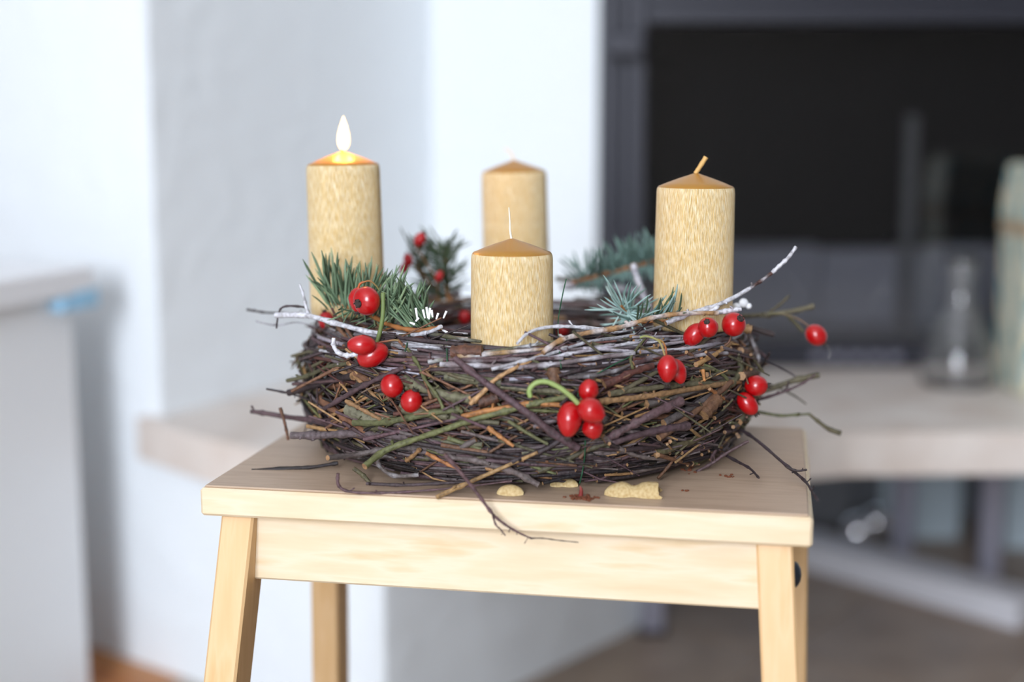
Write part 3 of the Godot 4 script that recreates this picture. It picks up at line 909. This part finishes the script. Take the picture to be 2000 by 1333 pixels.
	hero("white", 1.3, 1.1, 0.985, [1508, 533, 1522, 520, 1540, 503, 1555, 482], 0.004, 1.0, 1, "white tip of the rising branch", true)
	hero("white", 1.7, 1.2, 0.963, [1383, 614, 1396, 604, 1404, 598], 0.004, 1.0, 0, "", true)
	hero("white", 1.8, 1.5, 0.968, [1400, 611, 1430, 606, 1448, 604], 0.004, 1.0, 1, "", true)
	hero("olive", 1.6, 2.0, 1.06, [1440, 618, 1500, 615, 1550, 608, 1590, 598], 0.004, 0.0, 3, "", true)
	hero("olive", 1.0, 0.8, 1.07, [1500, 612, 1520, 598, 1542, 578], 0.004, 0.0, 0, "", true)
	hero("olive", 1.2, 1.5, 1.06, [1535, 614, 1552, 630, 1568, 648], 0.004, 0.0, 0, "", true)
	hero("dark", 2.2, 2.0, 1.03, [1440, 634, 1480, 645, 1512, 654], 0.004, 0.0, 0, "", true)
	hero("tan", 3.0, 3.0, 1.0, [1440, 640, 1455, 642, 1467, 644], 0.004, 0.0, 0, "", true)
	hero("grey", 1.6, 1.2, 1.02, [1462, 650, 1475, 680, 1482, 705, 1470, 730], 0.004, 0.3, 1, "", true)
	hero("dark", 0.8, 0.5, 1.05, [1462, 700, 1500, 710, 1540, 728, 1562, 742], 0.004, 0.0, 1, "", true)
	hero("olive", 1.2, 0.5, 1.06, [1455, 760, 1500, 752, 1545, 770, 1575, 790], 0.004, 0.0, 1, "", true)
	# far rim between the candles
	hero("frost", 3.0, 2.6, 1.19, [770, 590, 830, 580, 900, 572], 0.004, 0.6, 0, "", true)
	hero("frost", 3.2, 2.6, 1.17, [1095, 560, 1150, 556, 1200, 562, 1250, 572], 0.004, 0.7, 0, "", true)
	hero("frost", 2.6, 2.2, 1.09, [1236, 515, 1245, 545, 1262, 590, 1275, 620], 0.004, 0.7, 0, "", true)
	hero("olive", 2.0, 1.8, 1.18, [1085, 545, 1130, 548, 1180, 560], 0.004, 0.0, 0, "", true)

# ---------------------------------------------------------------- rose hips
var hip_mesh := []
var calyx_mesh: ArrayMesh

func hip_shapes() -> void:
	# unit shapes, calyx at +y: plump, pear, long
	for a in [[1.0, 1.0], [1.0, 0.72], [1.0, 0.85]]:
		var prof := []
		for k in 25:
			var t := k / 24.0
			var y := -cos(PI * t)
			var r := sin(PI * t)
			if y > 0.0: r *= lerpf(1.0, a[1], y)
			if y > 0.86: r = maxf(r, 0.2)
			prof.append(Vector2(r, y))
		prof[24] = Vector2(0.0, 1.0)
		hip_mesh.append(lathe_mesh(prof, 32, 0.02))
	var b := Builder.new()
	b.lathe([Vector2(0.0, 0.93), Vector2(0.26, 0.95), Vector2(0.3, 1.06), Vector2(0.24, 1.14), Vector2(0.1, 1.1), Vector2(0, 1.06)], 12, 0.15)
	for k in 5:
		var a := TAU * k / 5.0
		var dir := Vector3(cos(a), 0, sin(a))
		b.tube([dir * 0.2 + Vector3(0, 1.05, 0), dir * 0.27 + Vector3(0, 1.16, 0), dir * (0.24 + 0.05 * (k % 2)) + Vector3(0, 1.27, 0)], [0.07, 0.05, 0.02], [Color.WHITE, Color.WHITE, Color.WHITE], 5)
	calyx_mesh = b.done()

# fruits: [x, y, d, half length px, half width px, axis angle in the picture (deg, 0 = right, 90 = up) of the calyx end, how far it turns to the viewer 0..1, shape]
func hips(label: String, fruits: Array, stalks: Array, called := "rose_hip_sprig") -> void:
	var base := P(fruits[0][0], fruits[0][1], fruits[0][2])
	var o := thing(called, label, "rose hips", base, "red rose hips on the wreath")
	for f in fruits:
		var at := P(f[0], f[1], f[2])
		var px: float = f[2] / FOCAL
		var a: float = deg_to_rad(f[5])
		var q: float = f[6]
		var axis := (Vector3(cos(a), sin(a), 0) * sqrt(1.0 - q * q) + Vector3(0, 0, q)).normalized()
		var x := axis.cross(Vector3(0.13, 0.2, 0.97)).normalized()
		if x.length() < 0.5: x = Vector3.RIGHT
		var z := x.cross(axis)
		var h := put("hip", hip_mesh[f[7]], M.hip_red if f.size() < 9 else M.hip_dull, o)
		h.transform = Transform3D(Basis(x * f[4] * px, axis * f[3] * px, z * f[4] * px), at - base)
		put("calyx", calyx_mesh, M.calyx, h)
	for s in stalks:
		var pts := []
		for k in range(3, s.size(), 2): pts.append(P(s[k], s[k + 1], s[0]) - base)
		pts = smooth(pts, 5)
		var rads := []
		var cols := []
		for k in pts.size():
			var t := float(k) / (pts.size() - 1)
			rads.append(s[1] * 0.001 * (1.0 + 0.06 * sin(k * 1.7)))
			cols.append(lin(s[2][0]).lerp(lin(s[2][1]), t))
		var b := Builder.new()
		b.tube(pts, rads, cols, 8)
		put("stalk", b.done(), M.stalk, o)

func build_hips() -> void:
	hip_shapes()
	hips("pair of wrinkled rose hips hanging in front of the green fir needles", [[716, 588, 0.952, 24, 29, 190, 0.8, 0], [700, 586, 0.962, 25, 20, 265, 0.2, 1]],
		[[0.958, 0.8, ["b0552a", "b0552a"], 700, 563, 703, 555, 710, 551], [0.955, 0.6, ["9c5a2c", "5d6b3a"], 706, 553, 722, 549, 734, 558, 741, 568], [0.95, 1.5, ["6d7f4c", "66753f"], 748, 572, 748, 610, 744, 640, 737, 668]])
	hips("pair of glossy rose hips lying sideways, beside the white twig loop", [[706, 674, 0.922, 29, 20, 178, 0.15, 2], [728, 694, 0.93, 33, 23, 205, 0.1, 0]],
		[[0.942, 0.7, ["8f2f2c", "7f7f4a"], 734, 671, 755, 667, 775, 665, 790, 672], [0.94, 1.0, ["7f7f4a", "8b9468"], 790, 672, 802, 690, 825, 722, 848, 762, 866, 800]])
	hips("two round rose hips one below the other amid tan twigs", [[766, 754, 0.918, 24, 23, 305, 0.25, 0], [804, 784, 0.912, 24, 22, 72, 0.2, 0]],
		[[0.925, 0.6, ["5d4a3a", "5d4a3a"], 742, 752, 725, 758, 706, 768]])
	hips("single small rose hip low on the far left shoulder of the wreath", [[640, 703, 1.0, 17, 12, 20, 0.1, 0]], [[1.0, 0.6, ["6c5a3a", "6c5a3a"], 626, 707, 640, 716, 655, 728]])
	hips("half-hidden rose hip with snow spots behind the white branch", [[638, 628, 1.03, 20, 16, 100, 0.1, 0, 1]], [[1.03, 0.6, ["6c3a3a", "6c3a3a"], 640, 645, 652, 655, 664, 662]])
	hips("narrow rose hip peeping out beside the white loop, above the single one", [[627, 668, 1.03, 16, 8, 90, 0.1, 2, 1]], [[1.03, 0.6, ["6c3a3a", "6c3a3a"], 627, 682, 634, 690, 642, 694]])
	hips("cluster of four rose hips on a bright green arched stalk, front of the wreath", [[1156, 803, 0.868, 30, 25, 330, 0.35, 1], [1112, 820, 0.878, 36, 25, 265, 0.2, 2], [1150, 762, 0.885, 23, 20, 75, 0.05, 2], [1158, 838, 0.882, 22, 22, 290, 0.3, 1]],
		[[0.876, 1.6, ["8a9a5a", "8aa05a"], 1129, 789, 1112, 772, 1090, 756, 1066, 746, 1046, 749, 1034, 762, 1036, 776]])
	hips("pair of pear-shaped rose hips pointing down on a brown hooked stalk", [[1304, 721, 0.908, 28, 21, 268, 0.15, 1], [1324, 726, 0.92, 26, 17, 290, 0.1, 2]],
		[[0.912, 0.7, ["a08a5a", "7f8a4a"], 1298, 694, 1292, 675, 1283, 664, 1262, 657, 1250, 660], [0.914, 0.7, ["a0452c", "8f7a3a"], 1301, 694, 1300, 680, 1294, 668, 1284, 663]])
	hips("two rose hips tucked between twigs under the candle, one facing upward", [[1383, 640, 0.945, 21, 20, 110, 0.75, 0], [1356, 654, 0.952, 26, 19, 50, 0.1, 0]], [[0.955, 0.6, ["6c3a3a", "6c3a3a"], 1345, 668, 1338, 676, 1330, 680]])
	hips("large round rose hip with dark calyx up, below the white berries", [[1433, 634, 0.965, 24, 24, 55, 0.72, 0]], [[0.975, 0.7, ["6c4a3a", "6c4a3a"], 1428, 655, 1424, 668, 1415, 676]])
	hips("lone rose hip farthest out on a thin twig, against the black glass", [[1594, 655, 1.05, 23, 20, 315, 0.1, 0]], [[1.05, 0.6, ["7a5a4a", "6c6a4a"], 1580, 638, 1560, 624, 1530, 614, 1500, 612], [1.05, 0.25, ["5c5a56", "8c8a86"], 1612, 668, 1618, 680, 1622, 692, 1617, 700]])
	hips("two rose hips sticking out at the side above the seat corner", [[1477, 754, 0.98, 23, 21, 2, 0.15, 0], [1460, 789, 0.975, 26, 18, 310, 0.15, 0]],
		[[0.992, 0.6, ["7f8a4a", "6f7a3a"], 1456, 752, 1445, 752, 1436, 750], [0.99, 0.6, ["7f8a4a", "6f7a3a"], 1450, 770, 1444, 758, 1436, 750]])
	hips("dull rose hips on the dark fir sprig behind the wreath", [[820, 468, 1.135, 15, 11, 60, 0.1, 0, 1], [797, 508, 1.135, 13, 9, 100, 0.1, 0, 1], [790, 524, 1.14, 13, 9, 240, 0.1, 0, 1], [858, 540, 1.135, 12, 8, 70, 0.1, 0, 1]],
		[[1.137, 0.7, ["6c4a2a", "6c4a2a"], 812, 480, 830, 510, 848, 540, 856, 570], [1.14, 0.6, ["6c4a2a", "6c4a2a"], 797, 512, 820, 530, 845, 560]])
	hips("shaded rose hip inside the ring beside the front candle", [[908, 620, 1.13, 15, 12, 90, 0.2, 0, 1]], [[1.135, 0.6, ["4c2a2a", "4c2a2a"], 908, 634, 905, 645, 900, 655]])
	hips("dark red rose hip deep in the ring on the far side of the front candle", [[1100, 648, 1.12, 14, 11, 80, 0.1, 0, 1]], [[1.125, 0.6, ["4c2a2a", "4c2a2a"], 1100, 660, 1104, 670, 1110, 676]])
	# white snowberry-like balls of spray
	var o := thing("snow_berry", "two white sprayed berries on a short stalk beside the candle foot", "berry", P(1440, 600, 1.01))
	for a in [[1452, 592, 9, 10], [1438, 600, 8, 8], [1462, 598, 6, 6]]:
		var pr := []
		for k in 13: pr.append(Vector2(sin(PI * k / 12.0), -cos(PI * k / 12.0)) * a[2] * 1.01 / FOCAL)
		put("berry", lathe_mesh(pr, 20, 0.06), M.snow, o).position = P(a[0], a[1], 1.01) - o.position
	var sb := Builder.new()
	sb.tube(smooth([P(1440, 602, 1.01) - o.position, P(1438, 609, 1.01) - o.position, P(1430, 615, 1.005) - o.position], 4), [0.001, 0.001, 0.001, 0.001, 0.001, 0.001, 0.001, 0.001, 0.001], [Color.WHITE, Color.WHITE, Color.WHITE, Color.WHITE, Color.WHITE, Color.WHITE, Color.WHITE, Color.WHITE, Color.WHITE], 6)
	put("stalk", sb.done(), M.snow, o)

# ---------------------------------------------------------------- fir sprigs
func needle_mesh(bend: float) -> ArrayMesh:
	# one metre long along +y, curving to +z
	var pts := []
	var rads := []
	var cols := []
	for k in 7:
		var t := k / 6.0
		pts.append(Vector3(0, t, bend * t * t))
		rads.append(0.033 * (1.0 - 0.25 * t) if k < 6 else 0.006)
		cols.append(Color.WHITE)
	rads[0] = 0.012
	var b := Builder.new()
	b.tube(pts, rads, cols, 5)
	return b.done()

# stems: list of [way (x, y, d triples), radius]; needles: list of [x, y, d, tip x, tip y, tip d]
func sprig(label: String, stems: Array, needles: Array, tones: Array, single: bool, tip_snow := []) -> void:
	var base := P(stems[0][0][0], stems[0][0][1], stems[0][0][2])
	var o := thing("fir_sprig", label, "fir sprig", base, "fir sprigs tucked into the wreath")
	for s in stems:
		var pts := []
		for k in range(0, s[0].size(), 3): pts.append(P(s[0][k], s[0][k + 1], s[0][k + 2]) - base)
		pts = smooth(pts, 6)
		var rads := []
		var cols := []
		for k in pts.size():
			rads.append(s[1] * 0.001 * lerpf(1.0, 0.7, float(k) / pts.size()) * (1.0 + 0.2 * sin(k * 2.4)))
			cols.append(lin("a0683a") * rng.randf_range(0.75, 1.1))
		var b := Builder.new()
		b.tube(pts, rads, cols, 8, lin("d8c8a8"))
		put("stem", b.done(), M.stalk, o)
	var shapes := [needle_mesh(-0.16), needle_mesh(0.06), needle_mesh(0.2)]
	var all := Builder.new()
	for nd in needles:
		var p := P(nd[0], nd[1], nd[2]) - base
		var q := P(nd[3], nd[4], nd[5]) - base
		var y := q - p
		if in_candle(q + base, 0.0278): continue
		var side := y.cross(Vector3(rng.randf_range(-0.6, 0.6), rng.randf_range(0.4, 1.0), rng.randf_range(-0.8, 0.8))).normalized()
		var w := y.length() if y.length() > 0.022 else 0.022
		var z := side.cross(y.normalized())
		var xf := Transform3D(Basis(side * minf(w, 0.036), y, z * minf(w, 0.036)), p)
		var shape: ArrayMesh = shapes[rng.randi() % 3]
		if single:
			var n := put("needle", shape, M[tones[rng.randi() % tones.size()]], o)
			n.transform = xf
		else:
			var a := shape.surface_get_arrays(0)
			var first := all.v.size()
			for k in a[Mesh.ARRAY_VERTEX].size():
				all.vert(xf * a[Mesh.ARRAY_VERTEX][k], (xf.basis.orthonormalized() * a[Mesh.ARRAY_NORMAL][k]).normalized())
			for k in a[Mesh.ARRAY_INDEX]: all.i.append(first + k)
	if not single:
		var n := put("needles", all.done(), M[tones[0]], o)
		n.set_meta("kind", "stuff")
	for t in tip_snow:
		var b := Builder.new()
		var p := P(t[0], t[1], t[4]) - base
		var q := P(t[2], t[3], t[4]) - base
		b.tube([p, p.lerp(q, 0.5), q], [0.0006, 0.0008, 0.0009], [Color.WHITE, Color.WHITE, Color.WHITE], 6)
		put("snow_tip", b.done(), M.snow, o).set_meta("label", "white sprayed needle stub")

func build_sprigs() -> void:
	rng.seed = 21
	var nd := []
	# green sprig in front of the lit candle: two stems, needles swept up
	for k in 58:
		var t := rng.randf()
		var x := lerpf(640, 752, t)
		var y := lerpf(588, 622, t) + rng.randf_range(-6, 8)
		var d := lerpf(1.01, 0.975, t) + rng.randf_range(-0.006, 0.006)
		var lean := lerpf(-30, 40, t) + rng.randf_range(-22, 30)
		nd.append([x, y, d, x + lean, y - rng.randf_range(70, 106), d - rng.randf_range(-0.012, 0.02)])
	for k in 14:
		var x := rng.randf_range(636, 665)
		var y := rng.randf_range(590, 612)
		nd.append([x, y, 1.0, x - rng.randf_range(18, 44), y - rng.randf_range(20, 62), 0.99])
	for k in 62:
		var t := rng.randf()
		var x := lerpf(745, 838, t)
		var y := lerpf(632, 644, t) + rng.randf_range(-8, 6)
		var lean := lerpf(50, -10, t) + rng.randf_range(-55, 25)
		nd.append([x, y, 0.972 + rng.randf_range(-0.006, 0.006), x + lean, y - rng.randf_range(45, 92), 0.965 + rng.randf_range(-0.02, 0.02)])
	for k in 26:
		var x := rng.randf_range(745, 800)
		var y := rng.randf_range(575, 625)
		nd.append([x + rng.randf_range(35, 70), y + rng.randf_range(25, 45), 0.962, x, y - 20, 0.958])
	for k in 30:
		var x := rng.randf_range(660, 790)
		var y := lerpf(595, 640, (x - 660) / 130.0)
		nd.append([x, y, 0.985, x + rng.randf_range(-45, 10), y + rng.randf_range(5, 28), 0.97])
	sprig("green fir sprig in front of the lit candle with snow-tipped cut end", [[[862, 640, 0.948, 820, 646, 0.952, 770, 638, 0.962, 720, 615, 0.985, 675, 598, 1.0, 640, 586, 1.01], 1.9], [[770, 640, 0.972, 740, 648, 0.975, 700, 650, 0.985], 1.1]], nd, ["needle_green", "needle_dark", "needle_light", "needle_green"], true,
		[[830, 622, 826, 605, 0.945], [836, 622, 833, 600, 0.945], [838, 624, 840, 602, 0.945], [845, 620, 843, 606, 0.945], [852, 624, 856, 612, 0.945], [866, 622, 872, 608, 0.945], [864, 645, 874, 650, 0.945], [815, 622, 812, 602, 0.945], [800, 630, 810, 634, 0.945], [812, 628, 818, 621, 0.945]])
	# blue sprig in the ring
	nd = []
	for k in 64:
		var a := rng.randf_range(0.0, TAU)
		if a > 4.0 and a < 5.7 and rng.randf() < 0.75: continue
		var t := rng.randf()
		var x := lerpf(1214, 1236, t)
		var y := lerpf(600, 624, t)
		var l := rng.randf_range(48, 74)
		nd.append([x, y, 0.985, x + cos(a) * l * 0.95 - 10 * (1 - t), y - sin(a) * l * 0.85, 0.985 - rng.randf_range(-0.02, 0.022)])
	sprig("small blue-green fir sprig fanned open between the front and golden-wick candles", [[[1245, 634, 0.995, 1228, 615, 0.988, 1212, 598, 0.982], 1.7]], nd, ["needle_blue", "needle_pale_blue", "needle_deep_blue"], true)
	nd = []
	for k in 26:
		var t := rng.randf()
		var x := lerpf(1238, 1322, t)
		var y := lerpf(626, 622, t)
		nd.append([x, y, 0.965, x + rng.randf_range(2, 34), y - rng.randf_range(14, 56), 0.955 - rng.randf_range(0, 0.012)])
	sprig("short blue-green fir sprig lying at the foot of the golden-wick candle", [[[1330, 624, 0.967, 1285, 628, 0.966, 1236, 630, 0.968], 1.2]], nd, ["needle_deep_blue", "needle_blue", "needle_dark"], true)
	# dark sprig far side, between lit and farthest candles
	nd = []
	for k in 95:
		var t := rng.randf()
		var x := lerpf(872, 868, t) + rng.randf_range(-8, 8)
		var y := lerpf(585, 482, t)
		var a := rng.randf_range(0.15, PI - 0.15) if t > 0.7 else rng.randf_range(-0.1, PI + 0.3)
		var l := rng.randf_range(40, 66)
		if cos(a) > 0.3: l *= 0.8
		if cos(a) < -0.2: l *= 1.1
		nd.append([x, y, 1.16, x + cos(a) * l, y - sin(a) * l * 0.8 - 8, 1.16 + rng.randf_range(-0.02, 0.02)])
	for k in 70:
		var t := rng.randf()
		var x := lerpf(840, 800, t)
		var y := lerpf(580, 480, t)
		nd.append([x, y, 1.165, x + rng.randf_range(-22, 40), y - rng.randf_range(0, 40), 1.165 + rng.randf_range(-0.02, 0.02)])
	sprig("dark fir sprig standing up at the far rim next to dull hips", [[[880, 605, 1.16, 874, 560, 1.16, 869, 510, 1.16, 872, 480, 1.16], 2.2], [[860, 590, 1.165, 830, 540, 1.165, 808, 490, 1.165], 1.4]], nd, ["needle_shade"], false)
	# bluish sprig at the far right rim
	nd = []
	for k in 170:
		var t := rng.randf()
		var x := lerpf(1300, 1125, t)
		var y := lerpf(505, 548, t) + rng.randf_range(-6, 8)
		nd.append([x, y, 1.15, x + rng.randf_range(-34, 26), y - rng.randf_range(10, 62) + (12 if t > 0.8 else 0), 1.15 + rng.randf_range(-0.025, 0.025)])
	for k in 60:
		var x := rng.randf_range(1130, 1280)
		nd.append([x, lerpf(545, 515, (x - 1130) / 150.0), 1.15, x + rng.randf_range(-25, 25), lerpf(560, 535, (x - 1130) / 150.0) + rng.randf_range(0, 22), 1.15])
	sprig("bluish fir sprig lying along the far rim behind the golden-wick candle", [[[1310, 500, 1.15, 1230, 522, 1.15, 1170, 538, 1.15, 1118, 552, 1.15], 2.4]], nd, ["needle_deep_blue"], false)

# ---------------------------------------------------------------- on the seat
func peanut(label: String, at: Vector3, len: float, r: float, waist: float, turn: float, open_end: bool) -> void:
	var o := thing("peanut_shell", label, "nutshell", at, "peanut shells on the seat")
	o.rotation.y = turn
	var b := Builder.new()
	var ring := []
	var seg := 20
	var rows := 28
	for k in rows + 1:
		var t := float(k) / rows
		var x := (t - 0.5) * len
		var env := pow(maxf(sin(PI * clampf(t, 0.01, 0.99)), 0.0), 0.4)
		if open_end and t > 0.6: env = pow(maxf(sin(PI * 0.6), 0.0), 0.4) * (1.0 - 0.1 * (t - 0.6))
		var rr := r * env * (1.0 - waist * exp(-pow((t - 0.52) / 0.13, 2)))
		for j in seg + 1:
			var a := PI * j / seg          # a half shell, open side down
			var net := 1.0 + 0.05 * absf(sin(a * 6.0)) * absf(sin(t * 26.0))
			var lift := 0.0
			if open_end and k == rows: lift = 0.0025 * absf(sin(j * 1.9))
			var p := Vector3(x + lift - (0.006 * sin(a) if open_end and k == rows else 0.0), sin(a) * rr * 0.95 * net + 0.0003, -cos(a) * rr * net)
			b.vert(p, Vector3(0, sin(a), -cos(a)).normalized())
	for k in rows:
		for j in seg:
			var a := k * (seg + 1) + j
			b.i.append_array([a, a + seg + 1, a + 1, a + 1, a + seg + 1, a + seg + 2])
	put("shell", b.done(), M.shell, o)

func build_on_seat() -> void:
	peanut("largest peanut shell, two lobes with a broken end, on the seat", PH(1235, 968, 0.5), 0.036, 0.0095, 0.34, -0.12, true)
	peanut("small domed peanut shell below the wreath's front", PH(997, 966, 0.5), 0.0175, 0.0062, 0.0, -0.18, false)
	peanut("broken peanut shell half under the wreath, narrower of two side by side", PH(1088, 950, 0.5), 0.0095, 0.0045, 0.0, 0.1, false)
	peanut("broken peanut shell half under the wreath, wider of two side by side", PH(1112, 950, 0.5), 0.012, 0.005, 0.0, -0.2, false)
	rng.seed = 31
	var b := Builder.new()
	for a in [[1130, 974, 26, 5, 42], [1155, 975, 22, 4, 14], [1425, 931, 16, 4, 8], [1338, 961, 10, 2, 4], [1245, 952, 30, 4, 8], [1345, 920, 12, 8, 8]]:
		for k in a[4]:
			var p := PH(a[0] + rng.randfn() * a[2] * 0.5, a[1] + rng.randfn() * a[3] * 0.5, 0.5)
			var s := rng.randf_range(0.0005, 0.0016)
			var lo := Vector3(-s, 0, -s * 0.7)
			var hi := Vector3(s, s * 0.9, s * 0.7)
			var rot := Basis(Vector3.UP, rng.randf() * 6.0)
			b.place = Transform3D(rot, p)
			b.box(lo, hi, s * 0.3)
	var o := put("bark_crumbs", b.done(), M.crumb)
	o.set_meta("kind", "stuff")
	tag(o, "rusty bark crumbs scattered on the seat below the wreath", "crumbs")
	var h := Builder.new()
	h.tube([Vector3(0, 0.0005, 0), Vector3(0.0004, 0.004, 0), Vector3(0.0002, 0.006, 0.0005), Vector3(-0.0004, 0.0075, 0)], [0.0016, 0.0013, 0.0009, 0.0004], [lin("7c2c28"), lin("7c2c28"), lin("8c4038"), lin("8c4038")], 8)
	var f := put("dried_petal", h.done(), M.stalk)
	f.position = PH(1134, 972, 0.5)
	tag(f, "small dried red scrap standing upright in the crumbs", "scrap")

# ---------------------------------------------------------------- start
func _ready() -> void:
	var cam := Camera3D.new()
	cam.name = "camera"
	cam.position = Vector3(0, EYE, 0)
	cam.rotation.x = -PITCH
	cam.near = 0.05
	cam.far = 60.0
	var lens := CameraAttributesPhysical.new()
	lens.frustum_focal_length = 50.0
	lens.frustum_focus_distance = 0.955
	lens.exposure_aperture = 2.0
	cam.attributes = lens
	cam.fov = 27.0
	add_child(cam)
	var env := Environment.new()
	env.background_mode = Environment.BG_SKY
	var sky := Sky.new()
	var sm := ProceduralSkyMaterial.new()
	sm.sky_top_color = Color("c9d8ee")
	sm.sky_horizon_color = Color("f2f5fa")
	sm.ground_horizon_color = Color("d0d0cc")
	sm.ground_bottom_color = Color("a8a69f")
	sm.sky_energy_multiplier = 1.6
	sm.ground_energy_multiplier = 0.8
	sky.sky_material = sm
	env.sky = sky
	env.tonemap_mode = Environment.TONE_MAPPER_LINEAR
	env.tonemap_exposure = 1.0
	env.sdfgi_enabled = true
	env.ssao_enabled = true
	env.ssil_enabled = true
	var we := WorldEnvironment.new()
	we.name = "environment"
	we.environment = env
	add_child(we)
	# daylight coming in through the window behind the camera
	var day := AreaLight3D.new()
	day.name = "window_daylight"
	day.position = Vector3(-0.9, 1.5, 2.38)
	day.area_size = Vector2(1.14, 1.44)
	day.light_color = Color("eef4ff")
	day.light_energy = 15.6
	day.area_range = 12.0
	day.area_attenuation = 2.0
	day.shadow_enabled = true
	add_child(day)

	materials()
	build_room()
	build_fireplace()
	build_cabinet()
	build_stool()
	build_candles()
	build_wreath()
	build_hips()
	build_sprigs()
	build_on_seat()
